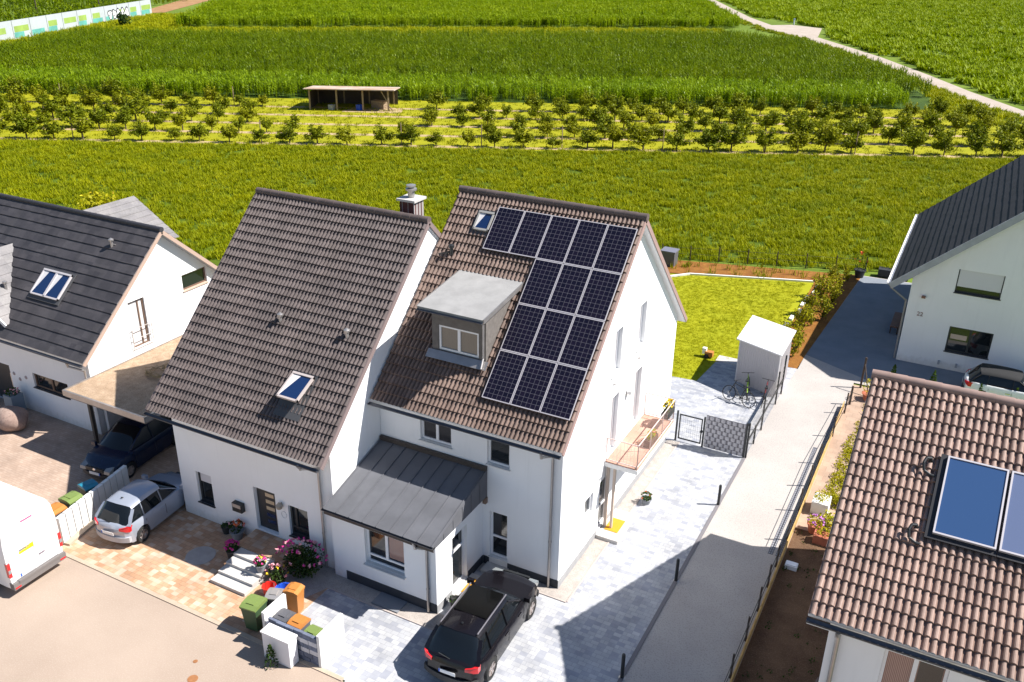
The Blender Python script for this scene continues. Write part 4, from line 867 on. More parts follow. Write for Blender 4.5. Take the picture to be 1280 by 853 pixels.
    lp('aerial',MB().obox((0,0,0),(1,0,0),V((0,-.8,.6)),V((0,.6,.8)),-.02,.02,0,.09,-.02,.02),TRIM if not rail else BLACKM,T).matrix_basis=local(T,M.Translation((0,b+.35,H+.03)))
    return T
def paintm(n,c,rough=.25,metal=.0,coat=.35,spec=.35): return plain(n,c,rough,metal,coat=coat,spec=spec)
car('parked_car','black estate car with glass roof and roof rails parked by the annex','car',-1.0,-3.06,R(2.8),4.66,1.88,1.63,1.02,
    [(-2.33,.86),(-2.28,.98),(-2.1,1.03),(.9,1.03),(1.1,1.01),(1.7,.94),(2.1,.82),(2.25,.70),(2.33,.58)],(-2.22,-1.72,.28,1.08),paintm('black_paint',(.006,.005,.007),.22,0,.22,.3),2.81,.36,rail=True,sunroof=True,bpill=-.25)
car('parked_car','silver hatchback with its tail to the street beside the white slab fence','car',-14.63,-3.55,R(6.3),3.92,1.65,1.46,.93,
    [(-1.96,.80),(-1.92,.90),(-1.8,.94),(.75,.94),(.9,.92),(1.4,.84),(1.75,.72),(1.9,.62),(1.96,.5)],(-1.86,-1.42,.15,.95),paintm('silver_paint',(.36,.39,.46),.25,.35),2.46,.30,bpill=-.05,bump=paintm('silver_bumper',(.40,.40,.42),.35))
car('parked_car','dark blue people carrier parked nose out under the carport','car',-18.33,-.86,R(186),4.4,1.79,1.64,.98,
    [(-2.2,.85),(-2.15,.95),(-2.0,1.0),(1.0,1.0),(1.2,.98),(1.7,.89),(2.0,.76),(2.12,.66),(2.2,.52)],(-2.12,-1.85,.35,1.3),paintm('dark_blue_paint',(.006,.014,.04)),2.68,.32,bpill=-.1)
car('parked_car','white convertible with a black soft top in front of house 22','car',12.85,21.95,R(-90),4.2,1.78,1.47,.94,
    [(-2.1,.82),(-2.05,.92),(-1.9,.97),(.6,.95),(.8,.93),(1.4,.86),(1.8,.74),(2.0,.64),(2.1,.5)],(-2.0,-1.55,.25,.95),paintm('white_paint',(.78,.78,.78)),2.55,.32,roofm=plain('soft_top',(.012,.012,.014),.85),soft=True,bpill=-.1)
# van
VN=thing('delivery_van','large white panel van with a yellow sticker on its rear doors','van',(-17.9,-7.85,0),None,R(91))
vp=paintm('van_white',(.80,.80,.80),.3)
L_,W_=5.9,1.98; prof=[(-2.95,2.50),(-2.88,2.62),(-2.6,2.68),(1.5,2.68),(2.0,1.4),(2.75,1.05),(2.95,.6)]
prof=[(-2.95,2.46),(-2.9,2.58),(-2.7,2.66),(.9,2.66),(1.3,2.5),(2.0,1.35),(2.75,1.08),(2.95,.6)]
mb=MB();rows=[]
for yy in sorted(set(list(np.linspace(-2.95,2.95,40))+[-2.93,-2.9,-2.85])):
    zt=float(np.interp(yy,[p[0] for p in prof],[p[1] for p in prof])); w=W_/2*(1-.03*max(0,(-yy-2.7)/.25)-.12*max(0,(yy-1.9)/1.05)); zb=.32
    for a in (-1.75,1.85):
        q=.4**2-(yy-a)**2
        if q>0: zb=max(zb,.34+math.sqrt(q))
    zm=max(zb+.02,min(1.0,zt-.3)); 
    rows.append([(0,yy,zb),(w*.95,yy,zb),(w,yy,zm),(w*.985,yy,max(zm+.02,zt-.5)),(w*.93,yy,max(zm+.04,zt-.10)),(w*.84,yy,zt-.02),(0,yy,zt+.02)])
full=[[*r_,*[(-p[0],p[1],p[2]) for p in r_[-2:0:-1]]] for r_ in rows]; m=len(full[0])
for r_ in full: mb.v.extend(r_)
for i in range(len(full)-1):
    for j in range(m): mb.f.append((i*m+j,i*m+(j+1)%m,(i+1)*m+(j+1)%m,(i+1)*m+j)); mb.m.append(0)
for i in (0,len(full)-1): mb.f.append(tuple(i*m+j for j in range(m))); mb.m.append(0)
lp('body',mb,vp,VN,40)
for sx in (1,-1):
    x0,x1=sorted((sx*.02,sx*.86)); dr=lp('rear_door',MB().box(x0,x1,-2.975,-2.945,.62,2.36),vp,VN)
    x0,x1=sorted((sx*.12,sx*.75)); lp('door_panel',MB().box(x0,x1,-2.985,-2.975,1.5,2.2),vp,dr)
    x0,x1=sorted((sx*.87,sx*.97)); tl=lp('tail_light',MB().box(x0,x1,-2.985,-2.87,.80,1.32),REDL,VN); lp('reverse_lens',MB().box(x0+.005,x1-.005,-2.992,-2.985,.95,1.08),CLEARL,tl)
    x0,x1=sorted((sx*.72,sx*.92)); lp('reflector',MB().box(x0,x1,-3.062,-3.05,.36,.41),REDL,VN)
    for yy in (-1.75,1.85):
        ty,rim=wheel_mesh(.34,.22); B=local(VN,M.Translation((sx*(W_/2-.13),yy,.34))@(M.Identity(4) if sx>0 else M.Rotation(PI,4,'Z'))); wh=part('wheel',ty,None,VN,None,B); part('rim',rim,None,wh,None,B)
    x0,x1=sorted((sx*.5,sx*.85)); lp('headlight',MB().box(x0,x1,2.7,2.9,.75,.95),CLEARL,VN)
    x0,x1=sorted((sx*.99,sx*1.2)); lp('mirror',MB().box(x0,x1,1.75,1.9,1.25,1.6),TRIM,VN)
    x0,x1=sorted((sx*.955,sx*.985)); lp('side_window',MB().box(x0,x1,.75,1.65,1.35,1.95),CARGL,VN)
lp('bumper',MB().box(-.95,.95,-3.05,-2.85,.32,.56).box(-.75,.75,-3.07,-2.95,.5,.58),plain('bumper_grey',(.16,.145,.14),.6),VN)
lp('windscreen',MB().add([(-.8,1.42,2.4),(.8,1.42,2.4),(.85,2.03,1.42),(-.85,2.03,1.42)],[(0,1,2,3)]),CARGL,VN)
p_=lp('licence_plate',MB().box(-.62,-.10,-2.99,-2.975,.64,.755),PLATE,VN); lp('plate_band',MB().box(-.62,-.575,-2.994,-2.99,.64,.755),plain('plate_blue2',(.02,.1,.5),.4),p_)
lp('sticker',MB().box(-.50,.02,-2.985,-2.9755,1.42,1.58),plain('sticker_yellow',(.80,.62,.01),.5),VN)
lp('brake_light',MB().box(-.2,.2,-2.96,-2.90,2.44,2.49),plain('brake_pink',(.55,.10,.22),.3),VN)
lp('door_handle',MB().box(.12,.32,-3.0,-2.975,1.0,1.05),plain('handle_grey',(.2,.17,.2),.5),VN)
# ---------------------------------------------------------------- bicycles
def bicycle(label,loc,rz,lean,frame):
    T=thing('bicycle',label,'bicycle',loc,'bicycles by the metal shed'); B0=M.Translation(loc)@M.Rotation(rz,4,'Z')@M.Rotation(lean,4,'Y'); T.matrix_basis=B0; WM[T.name]=B0
    for yy in (-.52,.52):
        w=MB()
        for i in range(24): a=2*PI*i/24;b=2*PI*(i+1)/24; w.tube((0,yy+.33*math.cos(a),.34+.33*math.sin(a)),(0,yy+.33*math.cos(b),.34+.33*math.sin(b)),.019,n=6,cap=False)
        wh=lp('wheel',w,RUBBER,T); sp_=MB()
        for i in range(14): a=2*PI*i/14; sp_.tube((0,yy,.34),(0,yy+.32*math.cos(a),.34+.32*math.sin(a)),.003,n=3,cap=False)
        lp('spokes',sp_,CHROME,wh)
    f=MB()
    for a,b in (((0,-.52,.34),(0,-.1,.3)),((0,-.1,.3),(0,-.22,.82)),((0,-.22,.78),(0,.35,.86)),((0,-.1,.3),(0,.38,.75)),((0,-.52,.34),(0,-.2,.74)),((0,.34,.92),(0,.52,.34))): f.tube(a,b,.02,n=7)
    lp('frame',f,plain('bike_frame',frame,.4),T)
    h=MB().tube((0,.34,.92),(0,.3,1.02),.016).tube((-.29,.28,1.03),(.29,.28,1.03),.015); lp('handlebar',h,BLACKM,T)
    lp('saddle',MB().prism([(-.07,-.36,.86),(.07,-.36,.86),(.02,-.08,.87),(-.02,-.08,.87)],(0,0,.05)),BLACKM,T)
    cr=MB().tube((-.12,-.1,.3),(.12,-.1,.3),.03); lp('pedals',cr.box(.1,.2,-.2,-.1,.16,.18).box(-.2,-.1,0,.1,.42,.44).tube((.1,-.1,.3),(.13,-.15,.17),.012),BLACKM,T)
bicycle('black bicycle standing on the terrace in front of the shed shadow',(1.75,15.55,0),R(72),R(16),(.02,.02,.02))
bicycle('green and orange bicycle leaning at the shed wall',(2.0,16.6,0),R(10),R(-8),(.25,.42,.04))
bicycle('dark red bicycle between the shed and the mesh fence',(2.75,16.3,0),R(8),R(6),(.25,.03,.03))
# ---------------------------------------------------------------- bins, cabinet, pots
def wheelie(label,loc,rz,body,lid,h=1.05,w=.56):
    h*=.93; w*=.88
    T=thing('wheelie_bin',label,'bin',loc,'wheelie bins',rz)
    b=MB(); b0=[(-w*.38,-w*.40),(w*.38,-w*.40),(w*.38,w*.40),(-w*.38,w*.40)]; b1=[(-w/2,-w*.52),(w/2,-w*.52),(w/2,w*.52),(-w/2,w*.52)]
    vs=[(x,y,.06) for x,y in b0]+[(x,y,h-.12) for x,y in b1]; b.add(vs,[(3,2,1,0),(4,5,6,7),(0,1,5,4),(1,2,6,5),(2,3,7,6),(3,0,4,7)]); b.box(-w*.53,w*.53,-w*.55,w*.55,h-.16,h-.12)
    lp('body',b,body,T)
    l=MB(); l.prism([(-w*.53,-w*.58,h-.115),(-w*.53,w*.55,h-.115),(-w*.53,w*.55,h-.05),(-w*.53,w*.2,h),(-w*.53,-w*.3,h-.01),(-w*.53,-w*.58,h-.07)],(w*1.06,0,0)); l.box(-w*.25,w*.25,-w*.3,w*.3,h-.0,h+.015); l.tube((-w*.45,w*.62,h-.1),(w*.45,w*.62,h-.1),.022)
    lp('lid',l,lid,T)
    for sx in (-1,1): wm_=MB().lathe([(.1,-.03),(.1,.03)],(0,0,0),14); wm_.v=[(z+sx*w*.42,x+w*.42,y+.1) for x,y,z in wm_.v]; lp('wheel',wm_,RUBBER,T)
    return T
wheelie('green wheelie bin with lime lid left of the white cabinet',(-7.35,-6.05,0),R(6),GREENP,LIME,1.08,.62)
wheelie('tall orange brown wheelie bin behind the enclosure, beside the blue tub',(-6.72,-4.95,0),R(100),ORANGE,ORANGE,1.05,.5)
wheelie('grey wheelie bin with pale lid between the lime-lidded bin and the orange one',(-7.15,-5.35,0),R(20),GREYP,STEEL,.98,.5)
wheelie('orange-lidded bin inside the stone bin enclosure',(-5.62,-6.02,0),R(180),GREYP,ORANGE,1.08,.52)
wheelie('lime-lidded bin at the right end inside the stone bin enclosure',(-5.0,-6.12,0),R(180),GREENP,LIME,1.02,.5)
wheelie('grey-lidded bin at the left end inside the stone bin enclosure',(-6.2,-5.98,0),R(180),GREYP,GREYP,1.02,.5)
wheelie('orange-lidded bin behind the end of the white slab fence',(-16.75,-5.75,0),R(90),GREYP,ORANGE,1.1,.62)
wheelie('lime-lidded bin behind the middle of the white slab fence',(-16.85,-5.0,0),R(90),GREENP,LIME,1.1,.62)
wheelie('blue-lidded bin behind the white slab fence nearest the people carrier',(-17.0,-4.15,0),R(80),GREENP,TEAL,1.1,.56)
be=thing('bin_enclosure','bin enclosure with two white side slabs and a blue-grey stone front','bin enclosure',(-5.5,-6.2,0))
part('side_slab',MB().box(-4.6,-4.5,-6.46,-5.35,0,1.18),CONCW,be); part('side_slab',MB().box(-6.64,-6.54,-6.46,-5.5,0,1.18),CONCW,be)
gm=pavers('gabion_stone',(.16,.18,.24),(.34,.36,.42),(.05,.055,.07),.3,.19,c3=(.62,.62,.64),mo=.012)
mb=MB()
for i in range(6):
    for j in range(6):
        x0=-6.52+j*.32+(.1 if i%2 else 0); mb.box(x0+.008,min(-4.62,x0+.312),-6.44-random.uniform(0,.03),-6.36,i*.175+.008,i*.175+.167,(1 if i in (2,4) else 0) if random.random()<.85 else 2)
part('stone_front',mb,[plain('stone_blue',(.13,.15,.21),.85,var=.3),plain('stone_pale',(.50,.50,.53),.85,var=.12),plain('stone_mid',(.24,.26,.31),.85,var=.2)],be)
cb=thing('utility_cabinet','white utility cabinet on the street corner in front of the bin enclosure','cabinet',(-5.76,-6.72,0))
part('cabinet_body',MB().box(-6.26,-5.27,-6.9,-6.55,0.02,.94),plain('cabinet_white',(.70,.70,.73),.5),cb); part('roof',MB().box(-6.29,-5.24,-6.93,-6.52,.94,.99),plain('cabinet_top',(.74,.73,.73),.5),cb); part('base',MB().box(-6.24,-5.29,-6.88,-6.57,0,.06),CONC,cb)
def tub(name,label,cat,loc,r,h,mat,group=None):
    T=thing(name,label,cat,loc,group); lp('shell',MB().lathe([(r*.75,0),(r,h),(r*1.06,h),(r*1.06,h-.02),(r*.92,h-.02),(r*.7,.03)],(0,0,0),18),mat,T,40); lp('handle',MB().path([(-r,0,h),(-r*.6,.1,h+.08),(r*.6,.1,h+.08),(r,0,h)],.008,5),BLACKM,T); return T
tub('bucket','blue plastic tub standing next to the tall orange bin','tub',(-7.35,-4.75,0),.26,.55,BLUEP)
tub('bucket','red plastic bucket at the foot of the steps','bucket',(-8.0,-4.72,0),.22,.36,REDP)
mb=MB(); 
ph=[]
vs=[];n1,n2=20,10
for i in range(n2+1):
    for j in range(n1):
        a=2*PI*j/n1;e=PI*i/n2; k=1+.05*math.sin(3*a+2*e)+.04*math.cos(5*a)
        vs.append((.78*k*math.cos(a)*math.sin(e)**.8 if 0<i<n2 else 0,.62*k*math.sin(a)*math.sin(e)**.8 if 0<i<n2 else 0,.5-.5*math.cos(e)*.98))
mb.add(vs,[(i*n1+j,i*n1+(j+1)%n1,(i+1)*n1+(j+1)%n1,(i+1)*n1+j) for i in range(n2) for j in range(n1)])
single('boulder',mb,ground('boulder_stone',(.26,.18,.15),(.36,.27,.23),2,(.16,.11,.09),12,.6,bmp=.02,bs=14),'large round brownish boulder on the beige driveway','boulder',(-24.75,-1.85,-.06),smooth=60)
# ---------------------------------------------------------------- leaves
LF_ROSE=leafmat('rose_leaf',(.020,.045,.012),(.06,.10,.02),2); LF_DK=leafmat('dark_leaf',(.018,.045,.010),(.05,.09,.015),1.5)
LF_TREE=leafmat('fruit_tree_leaf',(.10,.13,.003),(.20,.22,.005),.8); LF_TREE2=leafmat('fruit_tree_leaf_yellow',(.15,.175,.004),(.25,.25,.006),.8)
LF_YEL=leafmat('yellow_shrub_leaf',(.24,.26,.008),(.42,.36,.01),2); LF_GRASS=leafmat('crop_leaf',(.14,.182,.001),(.295,.312,.001),.35); LF_GRASS2=leafmat('crop_leaf_pale',(.20,.24,.001),(.34,.335,.001),.35)
LF_CORN=leafmat('corn_leaf',(.085,.145,.001),(.205,.265,.003),.3,rough=.4,trans=.3); LF_CORN2=leafmat('far_corn_leaf',(.14,.22,.001),(.27,.34,.003),.2,trans=.3)
LF_BEET=leafmat('bright_crop_leaf',(.145,.215,.001),(.255,.315,.001),.15); LF_LAWN=leafmat('lawn_blade',(.27,.28,.001),(.345,.335,.001),.3); LF_CON=leafmat('conifer',(.04,.085,.006),(.10,.15,.01),3)
BARKM=plain('trunk_bark',(.10,.075,.05),.9,var=.3)
PINK=plain('pink_petals',(.72,.05,.30),.6,var=.2,scale=30); PALEP=plain('pale_pink_petals',(.80,.38,.42),.6,var=.2); REDF=plain('orange_red_petals',(.75,.13,.02),.6,var=.3,scale=30); YELF=plain('yellow_petals',(.82,.58,.02),.6,var=.2); MAG=plain('magenta_petals',(.52,.015,.22),.6,var=.3); LILAC=plain('lilac_petals',(.55,.18,.60),.6,var=.2)
def flowers(n,cen,rad,s,rng=random,top=True):
    mb=MB()
    for _ in range(n):
        v=V((rng.gauss(0,1),rng.gauss(0,1),abs(rng.gauss(0,1)) if top else rng.gauss(0,1))).normalized()
        p=V(cen)+V((v.x*rad[0],v.y*rad[1],v.z*rad[2]))
        for k in range(5): leaf(mb,p+V((rng.uniform(-1,1),rng.uniform(-1,1),rng.uniform(-1,1)))*s*.35,s,0)
    return mb
def bush(name,label,cat,loc,rad,n,size,mat,fl=(),group=None,stem=True,rng=random):
    T=thing(name,label,cat,loc,group); mb=MB()
    for _ in range(7):
        c=(rng.uniform(-.5,.5)*rad[0],rng.uniform(-.5,.5)*rad[1],rad[2]*rng.uniform(.7,1.15)); leafcloud(mb,n//7,c,(rad[0]*.6,rad[1]*.6,rad[2]*.75),size)
    lp('foliage',mb,mat,T)
    if stem:
        s=MB()
        for k in range(4): s.tube((rng.uniform(-.1,.1),rng.uniform(-.1,.1),0),(rng.uniform(-.4,.4)*rad[0],rng.uniform(-.4,.4)*rad[1],rad[2]),.018,.008,6)
        lp('stem',s,BARKM,T)
    for (m,k,s) in fl: lp('flowers',flowers(k,(0,0,rad[2]*.9),(rad[0]*1.02,rad[1]*1.02,rad[2]*1.05),s,rng),m,T)
    return T
bush('rose_bush','large rose bush with pink blooms below the window beside the slatted door','rose bush',(-7.75,-3.35,0),(.95,.62,.62),1700,.10,LF_ROSE,((PINK,38,.10),(PALEP,16,.11)))
bush('rose_bush','low rose bush with pale pink blooms beside the steps, next to the red bucket','rose bush',(-8.15,-4.15,0),(.38,.3,.36),420,.09,LF_ROSE,((PALEP,12,.11),(YELF,5,.08)))
def pot(name,label,loc,r,h,pm,lm,fl,hh=.3,group='flower pots and planters',n=160,sq=None,cat='flower pot'):
    T=thing(name,label,cat,loc,group)
    if sq:
        a,b=sq; m=MB().box(-a,a,-b,b,0,h-.03).box(-a,a,-b,-b+.04,h-.03,h).box(-a,a,b-.04,b,h-.03,h).box(-a,-a+.04,-b+.04,b-.04,h-.03,h).box(a-.04,a,-b+.04,b-.04,h-.03,h)
        rx_,ry_=a,b
    else: m=MB().lathe([(r*.72,0),(r,h),(r*1.08,h),(r*1.08,h-.03),(r*.9,h-.03),(r*.85,h-.06)],(0,0,0),18); rx_=ry_=r*1.15
    lp('pot',m,pm,T,40); g=MB(); leafcloud(g,n,(0,0,h+hh*.45),(rx_,ry_,hh*.6),.09); lp('foliage',g,lm,T)
    for (fm,k,s) in fl: lp('flowers',flowers(k,(0,0,h+hh*.4),(rx_,ry_,hh*.65),s),fm,T)
    return T
GP=plain('grey_pot',(.24,.25,.27),.7,var=.1); BP=plain('black_pot',(.03,.03,.03),.6)
pot('flower_pot','grey pot of orange and white flowers left of the slatted front door','',.0,0,0,0,()) if False else None
pot('flower_pot','grey pot of orange red flowers on the brick paving left of the slatted door',(-11.0,-3.0,0),.24,.34,GP,LF_DK,((REDF,16,.09),(PALEP,5,.09)),.34)
pot('flower_pot','dark pot of magenta flowers at the top left corner of the steps',(-10.3,-3.95,0),.2,.42,BP,LF_DK,((MAG,26,.09),),.30)
pot('flower_pot','pot of bright pink and yellow flowers on the right side of the steps',(-8.75,-4.25,.32),.17,.28,GP,LF_DK,((PINK,18,.08),(YELF,8,.08)),.26)
pot('flower_pot','small black empty-looking pot beside the orange red flowers',(-11.55,-2.95,0),.17,.3,BP,LF_DK,(),.1,n=30)
pot('flower_pot','round dark pot on the step slab next to the yellow annex doormat',(-2.45,-2.35,0),.2,.3,BP,LF_DK,(),.08,n=30)
pot('planter','tall grey square planter with white flowers beside the dark door at the left edge',(-25.75,-.95,0),0,.95,plain('planter_slate',(.20,.24,.28),.7),LF_DK,((PALEP,8,.09),),.25,sq=(.28,.28),cat='planter')
pot('planter','flower box of yellow blooms hung on the far railing of the balcony',(1.05,7.05,3.35),0,.2,BP,LF_DK,((YELF,30,.10),),.35,sq=(.14,.38),cat='planter')
pot('planter','low box of green plants on the balcony floor by the outer railing',(1.0,5.45,2.94),0,.28,BROWNF,LF_YEL,((REDF,3,.06),),.25,sq=(.14,.36),cat='planter')
pot('flower_pot','small pot of red flowers and twigs on the gravel strip under the balcony edge',(.85,6.0,0),.2,.22,GP,LF_DK,((REDF,5,.06),),.25)
pot('planter','white square planter with a small shrub by the yard fence',(6.72,8.75,0),0,.5,CONCW,LF_YEL,(),.3,sq=(.3,.36),cat='planter')
pot('planter','long terracotta trough in front of the yellow shrubs in the side yard',(7.35,6.75,0),0,.34,TERRA,LF_YEL,(),.3,sq=(.5,.2),cat='planter')
pot('flower_pot','terracotta pot of lilac flowers beside the yard fence',(6.78,7.25,0),.26,.36,TERRA,LF_YEL,((LILAC,20,.09),),.3)
pot('flower_pot','terracotta pot with a young plant at the far end of the yard fence',(7.0,18.9,0),.3,.34,TERRA,LF_YEL,(),.75)
pot('flower_pot','pot of red blooms at the far end of the drive by the field',(4.05,36.0,0),.34,.5,BP,LF_DK,((REDF,8,.14),),1.1,n=200)
pot('planter','black trough at the back of the drive beside the eave of house 22',(5.95,37.0,0),0,.5,BP,LF_DK,(),.15,sq=(.9,.3),n=60,cat='planter')
for k,(x,y,r_,l) in enumerate(((7.15,7.75,.5,'yellow flowering bush behind the terracotta trough in the side yard'),(7.45,9.4,.45,'yellow green bush against the wall near the white planter'),(7.7,11.0,.42,'green bush along the wall, farthest back of the side yard bushes'))):
    bush('shrub',l,'shrub',(x,y,0),(r_,r_*.9,r_*.8),420,.11,LF_YEL,((YELF,8,.08),) if k==0 else (),'shrubs in the side yard')
scatter('ground_cover',fill([(6.95,9.2),(8.4,8),(8.4,18.8),(7.05,18.3),(6.8,14),(6.72,10.5)],55),[src_obj('gc%d'%k,(lambda m:(leafcloud(m,14,(0,0,.08),(.14,.14,.1),.09),m)[1])(MB()),LF_YEL) for k in range(2)],.7,1.3,'yellow green ground cover along the wall of the side yard')
scatter('weeds',fill([(6.3,-8),(8.4,-8),(8.4,7),(6.3,7)],3.5),[src_obj('wd%d'%k,(lambda m:(leafcloud(m,9,(0,0,.05),(.12,.12,.06),.07),m)[1])(MB()),LF_DK) for k in range(2)],.5,1.3,'scattered weeds on the shaded soil of the side yard')
def cone_tree(label,x,y,h,r,group='young conifers in front of house 22'):
    T=thing('conifer',label,'conifer',(x,y,0),group); lp('trunk',MB().tube((0,0,0),(0,0,h*.6),.03,.015,6),BARKM,T); m=MB()
    for _ in range(260):
        t=random.random()**1.3; a=random.uniform(0,2*PI); rr=r*(1-t)**.8*random.uniform(.6,1.05); leaf(m,V((rr*math.cos(a),rr*math.sin(a),.08+t*(h-.05))),.11)
    lp('foliage',m,LF_CON,T)
for k,(x,y) in enumerate(((7.75,21.3),(9.5,21.3),(11.5,21.1),(12.95,21.2))): cone_tree(('leftmost','second from the left','second from the right','rightmost')[k]+' of the small conifers peeping over the pinkish roof ridge',x,y,.95+.12*(k%2),.24)
# small spruce at the cabinet
T=thing('spruce_sapling','thin dark spruce sapling in front of the white utility cabinet','sapling',(-5.85,-7.05,0)); lp('trunk',MB().tube((0,0,0),(0,0,.85),.014,.004,6),BARKM,T); m=MB()
for lv in range(9):
    z=.1+lv*.085; rr=.22*(1-lv/9.5)
    for k in range(9):
        a=k*2.4+lv; 
        for q in (.45,.8,1): leaf(m,V((rr*q*math.cos(a),rr*q*math.sin(a),z-.04*q)),.08)
lp('foliage',m,LF_DK,T)
# garden shrubs in the bark bed
sx=[(2.9,21.9),(2.35,23.2),(2.45,26.3),(2.35,28.4),(3.25,27.6),(2.35,30.9),(3.3,30.3),(2.35,22.6),(2.75,24.0),(2.5,25.3),(2.95,26.5),(2.55,27.7),(3.0,28.9),(2.75,30.1),(3.2,31.2),(2.8,32.3),(3.3,33.3),(2.6,34.2),(3.55,34.8)]
sx=sorted(sx,key=lambda p:p[1])
P0=None
for k,(x,y) in enumerate(sx):
    if P0 is None:
        P0=thing('young_shrub','x','shrub',(0,0,0),'young shrubs in the bark bed'); 
        g=MB(); s=MB()
        for q in range(9):
            a=random.uniform(0,2*PI);e=V((math.cos(a)*random.uniform(.2,.5),math.sin(a)*random.uniform(.2,.5),random.uniform(.7,1.15))); s.tube((0,0,0),e,.012,.005,5)
            for w_ in range(34): t=random.uniform(.2,1); leaf(g,e*t+V((random.gauss(0,.07),random.gauss(0,.07),random.gauss(0,.05))),.12)
        lp('stem',s,BARKM,P0); lp('foliage',g,leafmat('golden_leaf',(.17,.18,.003),(.32,.29,.005),1.5),P0); o=P0
    else: o=copy_tree(P0)
    sc=random.uniform(.95,1.35); o.matrix_basis=M.Translation((x,y,0))@M.Rotation(random.uniform(0,6),4,'Z')@M.Scale(sc,4)
    o['label']='young green yellow shrub in the bark bed, '+('nearest the shed' if k==0 else 'at the far field end' if k==len(sx)-1 else 'number %d counting back from the shed'%(k+1))
mb=MB()
for k in range(11):
    t=k/10; x=1.55+.55*(1-t)+.08*math.sin(k*2);y=32.9-12*t; mb.obox((x,y,0),V((1,.2*math.sin(k),0)).normalized(),V((0,1,0)),(0,0,1),-.10,.10,-.3+.08*math.sin(k*3),.34,0,.12)
single('lawn_edging',mb,CONCW,'row of white edging stones between the lawn and the bark bed','edging')
part_e=MB().bar((1.75,33.55,.05),(-5.4,31.0,.05),.12,.14).bar((-5.4,31.0,.05),(-7.9,28.2,.05),.12,.14)
single('lawn_kerb',part_e,CONCW,'thin white kerb along the far side of the lawn','edging')
cmp_=thing('compost_bin','dark plastic compost bin at the field edge behind the gable','compost bin',(-7.2,32.2,0)); part('bin_body',MB().prism([(-7.65,31.8,0),(-6.75,31.8,0),(-6.75,32.6,0),(-7.65,32.6,0)],(0,0,.95)),GREYP,cmp_); part('lid',MB().box(-7.7,-6.7,31.75,32.65,.95,1.02),plain('bin_lid',(.16,.16,.2),.5),cmp_)
ff=thing('field_fence','sparse dark stakes of a low fence between the garden and the field','fence',(-2,34.5,0))
for k in range(8): x=-8+k*1.75; y=33.1+(x+8)*.33; part('post',MB().tube((x,y,0),(x,y,1.0),.035,n=7),WOODD,ff)
w_=MB(); w_.tube((-8,33.1,.85),(4.25,37.14,.85),.008,n=4).tube((-8,33.1,.45),(4.25,37.14,.45),.008,n=4); part('wire',w_,BLACKM,ff)
tt=thing('toy_tractor','orange and white garden toy at the lawn edge by the shed slab','toy',(-.75,19.7,0)); part('toy_body',MB().box(-1.0,-.6,19.55,19.85,.1,.35),ORANGE,tt); part('seat',MB().box(-1.15,-.95,19.6,19.8,.2,.5),PVC,tt); part('wheel',MB().tube((-.9,19.5,.12),(-.9,19.9,.12),.12),RUBBER,tt)
single('paving_slab',MB().box(-.4,.95,19.5,20.2,0,.03),CONC,'pale paving slab between the lawn and the metal shed','slab')
single('foam_box',MB().box(-.2,.2,-.14,.14,0,.16).box(-.17,.17,-.11,.11,.16,.19),PVC,'small white box on the shaded soil beside the yard fence','box',(6.5,4.8,0))
T=thing('timber_stack','stack of dark boards leaning at the wall in the lower right yard','boards',(8.3,-2.2,0))
for k in range(4): part('board',MB().obox((8.05+k*.07,-3.6,0),V((0,1,0)),V((.25,0,.97)).normalized(),V((.97,0,-.25)),0,2.6-k*.2,0,1.1,0,.045),plain('timber_dark',(.12,.085,.075),.85,var=.25),T)
# ---------------------------------------------------------------- orchard
def fruit_tree_meshes(seed,mat):
    rg=random.Random(seed); g=MB();t=MB(); H_=rg.uniform(2.3,3.0)
    t.tube((0,0,0),(0,0,.8),.09,.065,8)
    for k in range(18):
        a=rg.uniform(0,2*PI); up=rg.uniform(.15,1.0); L=rg.uniform(1.05,1.6)*(1.15 if up>.75 else 1)
        e=V((math.cos(a)*(1.15-up*.75)*L,math.sin(a)*(1.15-up*.75)*L,.75+up*H_*.62*rg.uniform(.8,1.15))); s=V((0,0,.6+.2*rg.random()))
        t.tube(s,s.lerp(e,.9),.035,.01,5)
        for q in range(64): f_=rg.uniform(.25,1.05); p=s.lerp(e,f_); leaf(g,p+V((rg.gauss(0,.15),rg.gauss(0,.15),rg.gauss(0,.13))),rg.uniform(.20,.36),0,rg)
    return t.mesh('trunk',BARKM),g.mesh('crown',mat)
VAR=[fruit_tree_meshes(s,LF_TREE if s%4 else LF_TREE2) for s in range(8)]
SEEN=[]
srcs=[]
for k,(tm,gm_) in enumerate(VAR): srcs.append((tm,gm_))
rows=[(66.0,2.95,-93,72),(71.2,2.95,-98,66),(76.2,3.0,-101,56),(81.2,3.0,-103,50),(86.3,3.0,-104,47)]
nms=['front row','second row','middle row','fourth row','back row']
cnt=0;protos=[]
